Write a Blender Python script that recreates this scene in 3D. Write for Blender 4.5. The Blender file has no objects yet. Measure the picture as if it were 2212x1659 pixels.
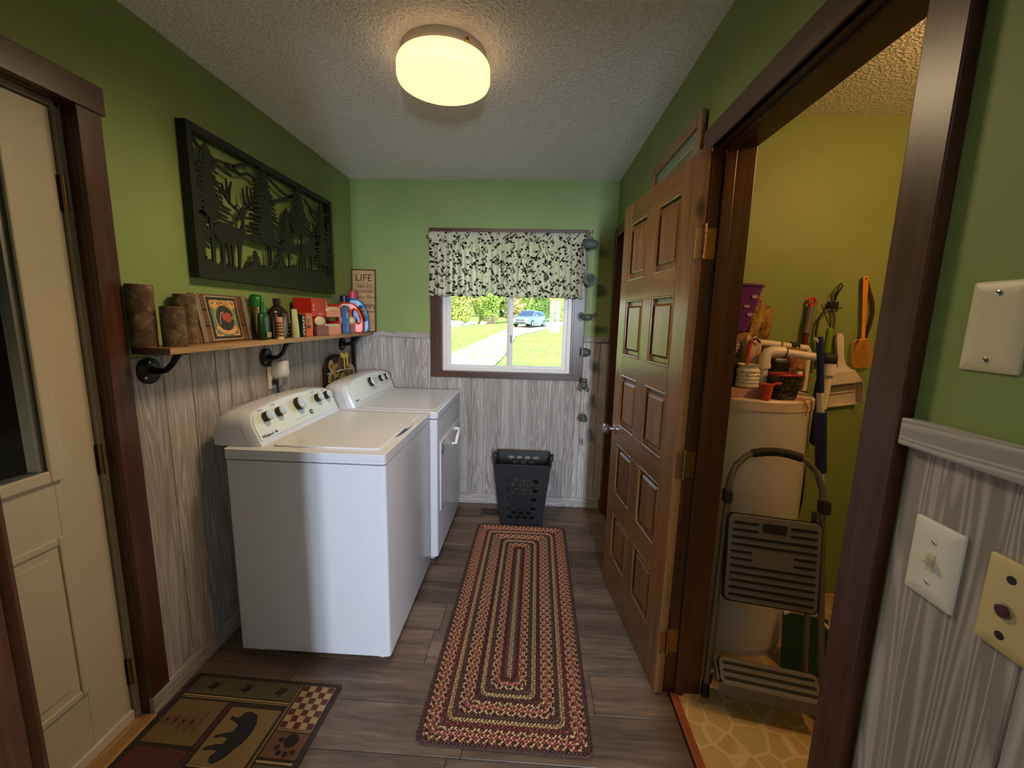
import bpy, bmesh, math, random
from mathutils import Vector, Matrix
random.seed(7)
R = math.radians
C = bpy.context.scene.collection
SC = bpy.context.scene

# ------------------------------------------------------------------ room measures (metres)
XL, XR, YB, ZC = -1.357, 0.585, 3.135, 2.44      # left wall, right wall, back wall, ceiling
YN = 0.285                                        # room face of the near wall
CX0, CX1, CY0, CY1 = 0.705, 1.95, 0.30, 2.18      # utility closet
SH = 1.343                                        # top of the wall shelf

# ------------------------------------------------------------------ camera
def set_camera():
    yaw, pitch, roll = R(2.644), R(9.025), R(1.334)
    d = Vector((-math.sin(yaw), math.cos(yaw), 0)); r = Vector((math.cos(yaw), math.sin(yaw), 0)); u = Vector((0, 0, 1))
    d2 = d*math.cos(pitch) - u*math.sin(pitch); u2 = u*math.cos(pitch) + d*math.sin(pitch)
    r3 = r*math.cos(roll) + u2*math.sin(roll); u3 = u2*math.cos(roll) - r*math.sin(roll)
    cam = bpy.data.cameras.new('camera'); o = bpy.data.objects.new('camera', cam); C.objects.link(o)
    m = Matrix((r3, u3, -d2)).transposed().to_4x4(); m.translation = Vector((0, 0, 1.469)); o.matrix_world = m
    cam.sensor_fit = 'HORIZONTAL'; cam.sensor_width = 36.0; cam.lens = 895.6/2212*36; cam.clip_start = 0.02; cam.clip_end = 400
    SC.camera = o
set_camera()

# ------------------------------------------------------------------ world, sun, daylight
w = bpy.data.worlds.new('sky'); SC.world = w; w.use_nodes = True
nt = w.node_tree; bg = nt.nodes['Background']
sky = nt.nodes.new('ShaderNodeTexSky'); sky.sky_type = 'NISHITA'; sky.sun_disc = False; sky.sun_elevation = R(42); sky.sun_rotation = R(200)
nt.links.new(sky.outputs[0], bg.inputs[0]); bg.inputs[1].default_value = 0.45
def lamp(name, kind, loc, energy, col, rot=(0, 0, 0), **kw):
    l = bpy.data.lights.new(name, kind); l.energy = energy; l.color = col
    for k, v in kw.items(): setattr(l, k, v)
    o = bpy.data.objects.new(name, l); C.objects.link(o); o.location = loc; o.rotation_euler = rot; return o
lamp('sun_offscreen', 'SUN', (0, -20, 30), 5.0, (1, .95, .86), (R(48), 0, R(-25)), angle=R(1))
# daylight falling through the two narrow panes of the hall window behind the camera
for hx_ in (.392, .512):
    lamp('hall_window_offscreen', 'AREA', (hx_, -2.28, 1.62), 56, (.72, .83, 1.0), (R(90), 0, 0), shape='RECTANGLE', size=0.095, size_y=0.86)
# warm lamp on the closet ceiling, hidden past the near casing (its light and shadows show in the closet)
lamp('closet_lamp_offscreen', 'POINT', (1.62, 1.12, ZC-.17), 14, (1.0, .50, .20), shadow_soft_size=.03)
vs = SC.view_settings
vs.view_transform = 'Standard'; vs.look = 'None'; vs.gamma = 1; vs.exposure = 0.55; vs.use_curve_mapping = False

# ------------------------------------------------------------------ object helpers
def tag(o, label=None, cat=None, group=None, kind=None):
    if label: o['label'] = label
    if cat: o['category'] = cat
    if group: o['group'] = group
    if kind: o['kind'] = kind
    return o
def thing(name, label, cat, loc=(0, 0, 0), rz=0, group=None, kind=None, rot=None):
    o = bpy.data.objects.new(name, None); C.objects.link(o); o.empty_display_size = .05
    o.location = loc; o.rotation_euler = rot if rot else (0, 0, rz)
    return tag(o, label, cat, group, kind)
def copy_tree(o, parent=None):
    c = o.copy(); C.objects.link(c); c.parent = parent
    for ch in o.children: copy_tree(ch, c)
    return c

class MB:
    """collects shapes and links them as ONE mesh object"""
    def __init__(s): s.v = []; s.f = []; s.m = []
    def face(s, idx, m=0): s.f.append(idx); s.m.append(m)
    def add(s, vs_, fs, m=0):
        b = len(s.v); s.v += [tuple(v) for v in vs_]
        for f in fs: s.face([b+i for i in f], m)
        return s
    def box(s, x0, x1, y0, y1, z0, z1, m=0):
        v = [(x, y, z) for z in (z0, z1) for y in (y0, y1) for x in (x0, x1)]
        return s.add(v, [(0, 2, 3, 1), (4, 5, 7, 6), (0, 1, 5, 4), (2, 6, 7, 3), (0, 4, 6, 2), (1, 3, 7, 5)], m)
    def obox(s, c, sz, rot=(0, 0, 0), m=0):
        from mathutils import Euler
        e = Euler(rot).to_matrix(); c = Vector(c)
        v = [c + e @ Vector((x*sz[0]/2, y*sz[1]/2, z*sz[2]/2)) for z in (-1, 1) for y in (-1, 1) for x in (-1, 1)]
        return s.add(v, [(0, 2, 3, 1), (4, 5, 7, 6), (0, 1, 5, 4), (2, 6, 7, 3), (0, 4, 6, 2), (1, 3, 7, 5)], m)
    def prism(s, pts, fn, d0, d1, m=0):
        """pts 2-D outline (ccw seen from d1); fn(a, b, d) -> 3-D"""
        n = len(pts); v = [fn(a, b, d0) for a, b in pts] + [fn(a, b, d1) for a, b in pts]
        fs = [tuple(reversed(range(n))), tuple(range(n, 2*n))] + [(i, (i+1) % n, n+(i+1) % n, n+i) for i in range(n)]
        return s.add(v, fs, m)
    def loft(s, rings, cap=True, closed=False, m=0):
        n = len(rings[0]); v = [p for r in rings for p in r]; fs = []
        k = len(rings)
        for j in range(k if closed else k-1):
            a, b = j*n, ((j+1) % k)*n
            for i in range(n): fs.append((a+i, a+(i+1) % n, b+(i+1) % n, b+i))
        if cap and not closed: fs += [tuple(reversed(range(n))), tuple(range((k-1)*n, k*n))]
        return s.add(v, fs, m)
    def lathe(s, prof, c=(0, 0, 0), seg=24, axis='z', m=0, sx=1, sy=1, cap=True):
        rings = []
        for r, h in prof:
            ring = []
            for i in range(seg):
                t = 2*math.pi*i/seg; a, b = r*math.cos(t)*sx, r*math.sin(t)*sy
                p = {'z': (a, b, h), 'x': (h, a, b), 'y': (b, h, a)}[axis]
                ring.append((c[0]+p[0], c[1]+p[1], c[2]+p[2]))
            rings.append(ring)
        return s.loft(rings, cap, False, m)
    def tube(s, path, r, seg=8, closed=False, m=0, cap=True):
        path = [Vector(p) for p in path]; n = len(path); rr = r if isinstance(r, (list, tuple)) else [r]*n
        rings = []; up = None
        for i, p in enumerate(path):
            if closed: t = path[(i+1) % n]-path[i-1]
            else: t = path[min(i+1, n-1)]-path[max(i-1, 0)]
            t.normalize()
            if up is None:
                up = Vector((0, 0, 1)) if abs(t.z) < .9 else Vector((1, 0, 0))
            a = t.cross(up)
            if a.length < 1e-5: a = t.cross(Vector((.3, .9, .2)))
            a.normalize(); b = t.cross(a); b.normalize(); up = -b if False else (a.cross(t)).normalized()
            rings.append([p + (a*math.cos(2*math.pi*k/seg) + up*math.sin(2*math.pi*k/seg))*rr[i] for k in range(seg)])
        return s.loft(rings, cap, closed, m)
    def sphere(s, c, r, seg=14, rings=8, m=0):
        rx, ry, rz = r if isinstance(r, (list, tuple)) else (r, r, r); rg = []
        for j in range(rings+1):
            a = math.pi*(j/rings) ; a = min(max(a, .04), math.pi-.04)
            rg.append([(c[0]+rx*math.sin(a)*math.cos(2*math.pi*i/seg), c[1]+ry*math.sin(a)*math.sin(2*math.pi*i/seg), c[2]-rz*math.cos(a)) for i in range(seg)])
        return s.loft(rg, True, False, m)
    def build(s, name, mats, parent=None, smooth=None, bevel=0, seg=2, solid=0, sub=0):
        me = bpy.data.meshes.new(name); me.from_pydata(s.v, [], s.f)
        if not isinstance(mats, (list, tuple)): mats = [mats]
        for x in mats: me.materials.append(x)
        if len(mats) > 1: me.polygons.foreach_set('material_index', s.m)
        bm = bmesh.new(); bm.from_mesh(me); bmesh.ops.recalc_face_normals(bm, faces=bm.faces); bm.to_mesh(me); bm.free()
        if smooth is not None:
            me.polygons.foreach_set('use_smooth', [True]*len(me.polygons))
            if smooth < 170: me.set_sharp_from_angle(angle=R(smooth))
        me.update()
        o = bpy.data.objects.new(name, me); C.objects.link(o)
        if parent is not None: o.parent = parent
        if solid:
            md = o.modifiers.new('thickness', 'SOLIDIFY'); md.thickness = solid; md.offset = 0
        if sub:
            md = o.modifiers.new('subdivision', 'SUBSURF'); md.levels = sub; md.render_levels = sub
        if bevel:
            md = o.modifiers.new('bevel', 'BEVEL'); md.width = bevel; md.segments = seg; md.limit_method = 'ANGLE'; md.angle_limit = R(40); md.harden_normals = False
        return o
def B(name, mat, x0, x1, y0, y1, z0, z1, parent=None, bevel=0, **k):
    return MB().box(x0, x1, y0, y1, z0, z1).build(name, mat, parent, bevel=bevel, **k)
def struct(o): o['kind'] = 'structure'; return o
def arc(cx, cy, r, a0, a1, n): return [(cx+r*math.cos(R(a0+(a1-a0)*i/n)), cy+r*math.sin(R(a0+(a1-a0)*i/n))) for i in range(n+1)]
def rrect(x0, x1, y0, y1, r, n=4):
    return arc(x1-r, y0+r, r, -90, 0, n)+arc(x1-r, y1-r, r, 0, 90, n)+arc(x0+r, y1-r, r, 90, 180, n)+arc(x0+r, y0+r, r, 180, 270, n)
def stroke(pts, w):
    """thick 2-D polyline outline"""
    L, Rr = [], []
    for i, p in enumerate(pts):
        a = Vector(pts[max(i-1, 0)]); b = Vector(pts[min(i+1, len(pts)-1)]); t = (b-a).normalized(); n = Vector((-t.y, t.x))
        ww = (w[i] if isinstance(w, (list, tuple)) else w)/2
        L.append((p[0]+n.x*ww, p[1]+n.y*ww)); Rr.append((p[0]-n.x*ww, p[1]-n.y*ww))
    return Rr + L[::-1]
def text_mesh(name, body, size, mat, parent, loc, rot, shear=0, ext=.0004, align='LEFT', sx=1, mtx=None):
    cu = bpy.data.curves.new(name, 'FONT'); cu.body = body; cu.size = size; cu.extrude = ext; cu.shear = shear; cu.align_x = align; cu.resolution_u = 2
    t = bpy.data.objects.new(name+'_tmp', cu); C.objects.link(t)
    dg = bpy.context.evaluated_depsgraph_get(); me = bpy.data.meshes.new_from_object(t.evaluated_get(dg))
    bpy.data.objects.remove(t); me.name = name; me.materials.clear(); me.materials.append(mat)
    o = bpy.data.objects.new(name, me); C.objects.link(o); o.parent = parent
    if mtx is not None: o.matrix_local = mtx
    else: o.location = loc; o.rotation_euler = rot
    o.scale = (sx, 1, 1)
    return o

# ------------------------------------------------------------------ materials
def srgb(r, g, b):
    f = lambda c: (c/255/12.92) if c <= 10 else ((c/255+.055)/1.055)**2.4
    return (f(r), f(g), f(b), 1)
MATS = {}
class NT:
    def __init__(s, name):
        s.mat = bpy.data.materials.new(name); s.mat.use_nodes = True; s.t = s.mat.node_tree; s.p = s.t.nodes['Principled BSDF']
    def n(s, ty, **kw):
        x = s.t.nodes.new(ty)
        for k, v in kw.items():
            if k in x.inputs: x.inputs[k].default_value = v
            else: setattr(x, k, v)
        return x
    def l(s, a, b): s.t.links.new(a, b)
    def coords(s, scale=(1, 1, 1), rnd=True, kind='Object'):
        tc = s.n('ShaderNodeTexCoord'); mp = s.n('ShaderNodeMapping'); mp.inputs['Scale'].default_value = scale
        s.l(tc.outputs[kind], mp.inputs['Vector'])
        if rnd:
            oi = s.n('ShaderNodeObjectInfo'); mu = s.n('ShaderNodeMath', operation='MULTIPLY'); mu.inputs[1].default_value = 37.7
            s.l(oi.outputs['Random'], mu.inputs[0]); cx = s.n('ShaderNodeCombineXYZ')
            for i in range(3): s.l(mu.outputs[0], cx.inputs[i])
            s.l(cx.outputs[0], mp.inputs['Location'])
        return mp.outputs[0]
    def noise(s, vec, scale=5, detail=4, rough=.55, dist=0):
        x = s.n('ShaderNodeTexNoise'); x.inputs['Scale'].default_value = scale; x.inputs['Detail'].default_value = detail; x.inputs['Roughness'].default_value = rough; x.inputs['Distortion'].default_value = dist
        s.l(vec, x.inputs['Vector']); return x.outputs['Fac']
    def ramp(s, fac, stops):
        x = s.n('ShaderNodeValToRGB'); e = x.color_ramp.elements
        while len(e) < len(stops): e.new(.5)
        for i, (p, c) in enumerate(stops): e[i].position = p; e[i].color = c if len(c) == 4 else (*c, 1)
        s.l(fac, x.inputs['Fac']); return x.outputs['Color']
    def mix(s, fac, a, b, ty='MIX'):
        x = s.n('ShaderNodeMix', data_type='RGBA', blend_type=ty)
        for sock, v in ((x.inputs[0], fac), (x.inputs[6], a), (x.inputs[7], b)):
            if hasattr(v, 'is_linked'): s.l(v, sock)
            else: sock.default_value = v
        return x.outputs[2]
    def bump(s, h, strength=.3, dist=.002):
        x = s.n('ShaderNodeBump'); x.inputs['Strength'].default_value = strength; x.inputs['Distance'].default_value = dist
        s.l(h, x.inputs['Height']); s.l(x.outputs[0], s.p.inputs['Normal'])
    def done(s, col, rough=.5, metal=0, spec=.5):
        if hasattr(col, 'is_linked'): s.l(col, s.p.inputs['Base Color'])
        else: s.p.inputs['Base Color'].default_value = col
        s.p.inputs['Roughness'].default_value = rough; s.p.inputs['Metallic'].default_value = metal; s.p.inputs['Specular IOR Level'].default_value = spec
        return s.mat
def M(name, col, rough=.5, metal=0, var=.08, scale=14, bump=0, bscale=200, spec=.5):
    """plain painted / plastic / metal surface with slight procedural mottling"""
    if name in MATS: return MATS[name]
    k = NT(name); v = k.coords(); f = k.noise(v, scale, 3)
    c = k.ramp(f, [(.25, tuple(x*(1-var) for x in col[:3])), (.75, tuple(min(1, x*(1+var)) for x in col[:3]))])
    if bump: k.bump(k.noise(v, bscale, 2), bump, .001)
    MATS[name] = k.done(c, rough, metal, spec); return MATS[name]
def wood(name, cols, axis='z', scale=18, stretch=.06, rough=.4, bump=.12, knots=False, tone=.25):
    """streaky wood: noise stretched along one axis, tone differs per piece"""
    k = NT(name); sc = [1, 1, 1]; sc['xyz'.index(axis)] = stretch
    v = k.coords(tuple(sc)); f = k.noise(v, scale, 6, .6, .6)
    g = k.noise(v, scale*5, 4, .6, .3)
    c = k.ramp(f, [(.28, cols[0]), (.5, cols[1]), (.72, cols[2])])
    c = k.mix(.35, c, k.ramp(g, [(.3, tuple(x*.5 for x in cols[0][:3])), (.7, cols[2])]), 'MIX')
    oi = k.n('ShaderNodeObjectInfo'); mr = k.n('ShaderNodeMapRange'); mr.inputs[3].default_value = 1-tone; mr.inputs[4].default_value = 1+tone
    k.l(oi.outputs['Random'], mr.inputs[0]); c = k.mix(1.0, c, mr.outputs[0], 'MULTIPLY')
    if knots:
        v2 = k.coords((1, 1, .45) if axis == 'z' else (.45, 1, 1)); vo = k.n('ShaderNodeTexVoronoi'); vo.inputs['Scale'].default_value = 5; k.l(v2, vo.inputs['Vector'])
        kn = k.ramp(vo.outputs['Distance'], [(.05, (1, 1, 1)), (.11, (0, 0, 0))]); c = k.mix(kn, c, tuple(x*.45 for x in cols[0][:3])+(1,))
    k.bump(g, bump, .002)
    MATS[name] = k.done(c, rough); return MATS[name]

GREEN = NT('green_paint'); v_ = GREEN.coords(rnd=False); f_ = GREEN.noise(v_, 3, 4)
c_ = GREEN.ramp(f_, [(.3, srgb(127, 145, 80)), (.7, srgb(137, 153, 88))]); GREEN.bump(GREEN.noise(v_, 180, 3), .12, .002); GREEN = GREEN.done(c_, .55)
POP = NT('popcorn_ceiling'); v_ = POP.coords(rnd=False); h_ = POP.noise(v_, 85, 4, .65, .3)
vo_ = POP.n('ShaderNodeTexVoronoi'); vo_.inputs['Scale'].default_value = 95; POP.l(v_, vo_.inputs['Vector'])
hh_ = POP.mix(.45, h_, vo_.outputs['Distance']); POP.bump(hh_, .85, .012)
POP = POP.done(POP.ramp(h_, [(.35, srgb(222, 220, 214)), (.65, srgb(242, 240, 236))]), .9, spec=.2)
def whitewash(name, axis):
    k = NT(name); sc = [1, 1, 1]; sc['xyz'.index(axis)] = .055
    v = k.coords(tuple(sc)); warp = k.noise(v, 17, 2, .45, .5)
    wv = k.n('ShaderNodeMath', operation='MULTIPLY'); wv.inputs[1].default_value = 85; k.l(warp, wv.inputs[0])
    sn = k.n('ShaderNodeMath', operation='SINE'); k.l(wv.outputs[0], sn.inputs[0])
    fine = k.noise(v, 190, 3, .6)
    a = k.mix(.55, sn.outputs[0], fine)
    c = k.ramp(a, [(.08, srgb(134, 125, 117)), (.4, srgb(162, 153, 146)), (.8, srgb(190, 183, 178))])
    bl = k.noise(v, 6, 3); c = k.mix(.35, c, k.ramp(bl, [(.35, srgb(138, 128, 120)), (.65, srgb(206, 202, 200))]))
    oi = k.n('ShaderNodeObjectInfo'); mr = k.n('ShaderNodeMapRange'); mr.inputs[3].default_value = .86; mr.inputs[4].default_value = 1.08
    k.l(oi.outputs['Random'], mr.inputs[0]); c = k.mix(1, c, mr.outputs[0], 'MULTIPLY')
    k.bump(a, .25, .002); MATS[name] = k.done(c, .6); return MATS[name]
WWZ = whitewash('whitewashed_board', 'z'); WWX = whitewash('whitewashed_rail_x', 'x'); WWY = whitewash('whitewashed_rail_y', 'y')
TRIMZ = wood('walnut_trim_z', [srgb(46, 24, 16), srgb(72, 40, 26), srgb(98, 58, 38)], 'z', 22, .05, .33, .06, tone=.1)
TRIMX = wood('walnut_trim_x', [srgb(46, 24, 16), srgb(72, 40, 26), srgb(98, 58, 38)], 'x', 22, .05, .33, .06, tone=.1)
TRIMY = wood('walnut_trim_y', [srgb(46, 24, 16), srgb(72, 40, 26), srgb(98, 58, 38)], 'y', 22, .05, .33, .06, tone=.1)
PINEZ = wood('stained_pine_z', [srgb(76, 46, 22), srgb(104, 68, 34), srgb(128, 90, 50)], 'z', 16, .06, .3, .05, True, .15)
PINEB = wood('stained_pine_bead', [srgb(76, 46, 22), srgb(104, 68, 34), srgb(128, 90, 50)], 'z', 16, .06, .13, .02, False, .1)
PINEX = wood('stained_pine_y', [srgb(76, 46, 22), srgb(104, 68, 34), srgb(128, 90, 50)], 'y', 16, .06, .3, .05, False, .15)
PLANK = wood('grey_brown_plank', [srgb(52, 41, 33), srgb(90, 73, 61), srgb(128, 108, 92)], 'x', 13, .10, .42, .2, tone=.3)
SHELFW = wood('pale_pine_shelf', [srgb(120, 84, 48), srgb(158, 116, 68), srgb(186, 146, 92)], 'y', 20, .06, .5, .08, tone=.02)
WHITE = M('white_enamel', srgb(206, 207, 213), .22, var=.015)
WPLAS = M('white_plastic', srgb(226, 224, 218), .4, var=.03)
VINYL = M('white_vinyl', srgb(226, 222, 220), .4, var=.02)
BLACK = M('black_plastic', srgb(26, 26, 28), .4, var=.1)
IRON = M('black_iron', srgb(24, 22, 20), .45, .5, var=.2)
CHROME = M('brushed_chrome', srgb(196, 196, 196), .22, 1, var=.05)
BRASS = M('aged_brass', srgb(150, 118, 66), .38, 1, var=.15)
DOORP = M('cream_door_paint', srgb(192, 180, 156), .45, var=.03)
IVORY = M('ivory_plastic', srgb(206, 192, 158), .38, var=.02)
ALU = M('grey_aluminium', srgb(150, 154, 150), .4, .7, var=.05)
GREY = M('grey_plastic', srgb(116, 112, 106), .5, var=.06)
HEATER = M('water_heater_enamel', srgb(206, 196, 184), .35, var=.03, scale=4)
GLASS = bpy.data.materials.new('window_glass'); GLASS.use_nodes = True
_t = GLASS.node_tree; _o = _t.nodes['Material Output']; _t.nodes.remove(_t.nodes['Principled BSDF'])
_a = _t.nodes.new('ShaderNodeBsdfTransparent'); _a.inputs[0].default_value = (.93, .95, .94, 1); _b = _t.nodes.new('ShaderNodeBsdfGlossy'); _b.inputs['Roughness'].default_value = .02
_f = _t.nodes.new('ShaderNodeFresnel'); _g = _t.nodes.new('ShaderNodeNewGeometry'); _r = _t.nodes.new('ShaderNodeMapRange'); _r.inputs[3].default_value = 1.1; _r.inputs[4].default_value = 1/1.1; _t.links.new(_g.outputs['Backfacing'], _r.inputs[0]); _t.links.new(_r.outputs[0], _f.inputs[0]); _m = _t.nodes.new('ShaderNodeMixShader')
_t.links.new(_f.outputs[0], _m.inputs[0]); _t.links.new(_a.outputs[0], _m.inputs[1]); _t.links.new(_b.outputs[0], _m.inputs[2]); _t.links.new(_m.outputs[0], _o.inputs[0])

# ================================================================== THE ROOM
# ---- floor and its planks
floor = struct(B('floor', M('floor_gap', srgb(40, 32, 28), .8), XL-.12, XR+.005, -2.4, YB+.12, -.06, -.004))
rng = random.Random(3)
pw, yy = .188, YN-.24
row = 0
while yy < YB-.01:
    y1 = min(yy+pw, YB); x = XL - rng.uniform(0.05, .95)
    while x < XR:
        x1 = x + 1.22
        a, b = max(x, XL), min(x1, XR)
        if b-a > .03:
            o = MB().box(-(b-a)/2+.0008, (b-a)/2-.0008, -(y1-yy)/2+.0008, (y1-yy)/2-.0008, -.012, 0).build('plank', PLANK, floor, bevel=.0015, seg=1)
            o.location = ((a+b)/2, (yy+y1)/2, 0)
        x = x1
    yy += pw; row += 1
struct(B('floor_hall', M('hall_carpet', srgb(120, 108, 96), .9), -1.6, 1.2, -2.4, YN-.24, -.004, 0))
# ---- walls (painted plaster); openings are real gaps between the blocks
T = .12
EY0, EY1, EZ = .325, 1.243, 2.05                 # entry door opening in the left wall
wl = MB().box(XL-T, XL, EY1+.02, YB+T, 0, ZC).box(XL-T, XL, EY0-.2, EY1+.02, EZ+.02, ZC).box(XL-T, XL, -.1, EY0-.02, 0, ZC)
wall_left = struct(wl.build('wall_left', GREEN))
WX0, WX1, WZ0, WZ1 = -.698, .302, 1.05, 2.035     # window opening
wb = MB().box(XL, WX0, YB, YB+T, 0, ZC).box(WX1, XR, YB, YB+T, 0, ZC).box(WX0, WX1, YB, YB+T, 0, WZ0).box(WX0, WX1, YB, YB+T, WZ1, ZC)
wall_back = struct(wb.build('wall_back', GREEN))
DY0, DY1, DZ = .715, 1.480, 2.035                 # closet doorway in the right wall
FY0, FY1 = 2.30, 3.035                            # far door in the right wall
wr = MB().box(XR, CX0, YN-.1, DY0-.02, 0, ZC).box(XR, CX0, DY0-.02, DY1+.02, DZ+.02, ZC).box(XR, CX0, DY1+.02, FY0-.02, 0, ZC).box(XR, CX0, FY0-.02, FY1+.02, DZ+.02, ZC).box(XR, CX0, FY1+.02, YB+T, 0, ZC)
wall_right = struct(wr.build('wall_right', GREEN))
HX0, HX1 = -.43, .50                              # doorway the camera looks through
wn = MB().box(XL, HX0-.02, YN-.11, YN, 0, ZC).box(HX1+.02, XR, YN-.11, YN, 0, ZC).box(HX0-.02, HX1+.02, YN-.11, YN, 2.06, ZC)
wall_near = struct(wn.build('wall_near', GREEN))
struct(B('ceiling', POP, XL-T, CX1+T, YN-.11, YB+T, ZC, ZC+.1))
# closet shell
struct(B('wall_closet_back', GREEN, CX0, CX1+T, CY1, CY1+T, 0, ZC))
struct(B('wall_closet_right', GREEN, CX1, CX1+T, CY0-T, CY1, 0, ZC))
struct(B('wall_closet_near', GREEN, CX0, CX1, CY0-T, CY0, 0, ZC))
# hall shell behind the camera
HW = M('hall_paint', srgb(140, 132, 120), .7)
struct(MB().box(-1.6, -1.5, -2.4, YN-.11, 0, ZC).build('wall_hall_left', HW))
struct(MB().box(1.1, 1.2, -2.4, YN-.11, 0, ZC).build('wall_hall_right', HW))
struct(MB().box(-1.6, .315, -2.4, -2.3, 0, ZC).box(.59, 1.2, -2.4, -2.3, 0, ZC).box(.315, .59, -2.4, -2.3, 2.08, ZC).box(.315, .59, -2.4, -2.3, 0, 1.16).build('wall_hall_back', HW))
struct(MB().box(-1.6, 1.2, -2.4, YN-.11, ZC, ZC+.1).build('ceiling_hall', POP))
struct(MB().box(-1.6, XL, YN-.13, YN-.11, 0, ZC).box(CX0, 1.2, YN-.13, YN-.11, 0, ZC).build('wall_hall_front', HW))
hw = thing('window_2', None, None, (0, 0, 0)); struct(hw)
MB().box(.315, .342, -2.36, -2.29, 1.16, 2.08).box(.563, .59, -2.36, -2.29, 1.16, 2.08).box(.442, .462, -2.36, -2.29, 1.16, 2.08).box(.315, .59, -2.36, -2.29, 1.16, 1.188).box(.315, .59, -2.36, -2.29, 2.052, 2.08).build('window_frame', VINYL, hw)
B('pane', GLASS, .342, .442, -2.345, -2.34, 1.188, 2.052, hw); B('pane', GLASS, .462, .563, -2.345, -2.34, 1.188, 2.052, hw)

# ---- closet floor: printed sheet vinyl (cobble pattern is flat print)
k = NT('cobble_print_vinyl'); v_ = k.coords(rnd=False)
vo = k.n('ShaderNodeTexVoronoi', feature='DISTANCE_TO_EDGE'); vo.inputs['Scale'].default_value = 11; vo.inputs['Randomness'].default_value = .75; k.l(v_, vo.inputs['Vector'])
vc = k.n('ShaderNodeTexVoronoi'); vc.inputs['Scale'].default_value = 11; vc.inputs['Randomness'].default_value = .75; k.l(v_, vc.inputs['Vector'])
cc = k.mix(.12, k.ramp(k.noise(v_, 300, 2), [(.3, srgb(166, 134, 84)), (.7, srgb(186, 154, 102))]), vc.outputs['Color'], 'SOFT_LIGHT')
cc = k.mix(k.ramp(vo.outputs['Distance'], [(.03, (1, 1, 1)), (.07, (0, 0, 0))]), cc, srgb(194, 168, 122))
COBBLE = k.done(cc, .45)
fc = struct(B('floor_closet', COBBLE, XR+.03, CX1, CY0, CY1, -.06, .0))
struct(B('trim_1', wood('cherry_threshold', [srgb(112, 52, 30), srgb(142, 72, 42), srgb(164, 92, 56)], 'y', 20, .06, .4, .05, tone=.02), XR+.006, XR+.036, DY0, DY1, -.004, .008, bevel=.003))

# ---- wainscot boards
def boards(wall, pos, length, axis, z0, z1, seed, width=.128, ends=True):
    """vertical boards along a wall; pos(t) gives the centre point on the wall face at t"""
    g = random.Random(seed); t = 0
    BK = M('board_backing', srgb(158, 150, 143), .8)
    if axis == 'y': o = MB().box(-.0008, .0008, -length/2, length/2, z0, z1).build('backing', BK, wall)
    else: o = MB().box(-length/2, length/2, -.0008, .0008, z0, z1).build('backing', BK, wall)
    o.location = pos(length/2)
    while t < length-.004:
        wd = min(width*(1 if g.random() < .7 else .62), length-t)
        if length-t-wd < .03: wd = length-t
        cuts = [z0, z1]
        if ends and g.random() < .4: cuts = [z0, g.uniform(z0+.25, z1-.25), z1]
        for za, zb in zip(cuts, cuts[1:]):
            d = .007+g.uniform(-.0012, .0012)
            m = MB()
            if axis == 'y': m.box(-d, d, -wd/2+.002, wd/2-.002, za+.0006, zb-.0006)
            else: m.box(-wd/2+.002, wd/2-.002, -d, d, za+.0006, zb-.0006)
            o = m.build('plank', WWZ, wall, bevel=.0018, seg=1); o.location = pos(t+wd/2)
        t += wd
ZB, ZW = .075, 1.305
boards(wall_left, lambda t: (XL, 1.316+t, 0), YB-1.316, 'y', ZB, ZW, 11)
boards(wall_back, lambda t: (XL+t, YB, 0), WX0-.075-XL, 'x', ZB, ZW, 12)
boards(wall_back, lambda t: (WX0-.075+t, YB, 0), WX1-WX0+.155, 'x', ZB, WZ0-.04, 13)
boards(wall_back, lambda t: (WX1+.08+t, YB, 0), XR-WX1-.08, 'x', ZB, ZW, 14)
boards(wall_right, lambda t: (XR, YN+t, 0), DY0-.075-YN, 'y', ZB, ZW, 18, .17, False)
boards(wall_right, lambda t: (XR, DY1+.078+t, 0), FY0-.076-DY1-.078, 'y', ZB, ZW, 16)
def rail(name, x0, x1, y0, y1, z0, z1, mat): return struct(B(name, mat, x0, x1, y0, y1, z0, z1, bevel=.002))
rail('trim_2', XL, WX0-.075, YB-.02, YB, ZW, 1.348, WWX); rail('trim_3', WX1+.08, XR-.02, YB-.02, YB, ZW, 1.348, WWX)
rail('trim_4', XR-.022, XR, YN, DY0-.073, 1.293, 1.334, WWY)
rail('trim_5', XR-.02, XR, DY1+.078, FY0-.076, ZW, 1.348, WWY)
rail('baseboard_back', XL+.018, XR-.024, YB-.018, YB, .0, ZB+.002, WWX)
rail('baseboard_left', XL, XL+.018, 1.246, YB, .0, ZB+.002, WWY)
rail('baseboard_right', XR-.018, XR, YN, DY0-.073, 0, ZB+.002, WWY)

# ---- entry door (left wall)
e = struct(thing('door_1', 'cream half-glass entry door in walnut casing beside the lodge mat', None))
MB().box(XL, XL+.02, EY1, 1.315, .076, EZ+.002).build('casing', TRIMZ, e, bevel=.002)
MB().box(XL, XL+.02, EY0-.035, EY0, 0, EZ+.002).build('casing', TRIMZ, e, bevel=.002)
MB().box(XL, XL+.024, EY0-.035, 1.327, EZ+.002, 2.132).build('head_casing', TRIMY, e, bevel=.002)
MB().box(XL-.03, XL, EY1, EY1+.02, 0, EZ+.02).box(XL-.03, XL, EY0-.02, EY0, 0, EZ+.02).box(XL-.03, XL, EY0, EY1, EZ, EZ+.02).build('jamb', TRIMZ, e)
MB().box(XL-.12, XL-.03, EY1-.018, EY1+.02, 0, EZ+.02).box(XL-.12, XL-.03, EY0-.02, EY0+.018, 0, EZ+.02).box(XL-.12, XL-.03, EY0, EY1, EZ-.014, EZ+.02).build('weather_strip_frame', M('grey_weather_strip', srgb(150, 140, 122), .5), e, bevel=.003)
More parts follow.
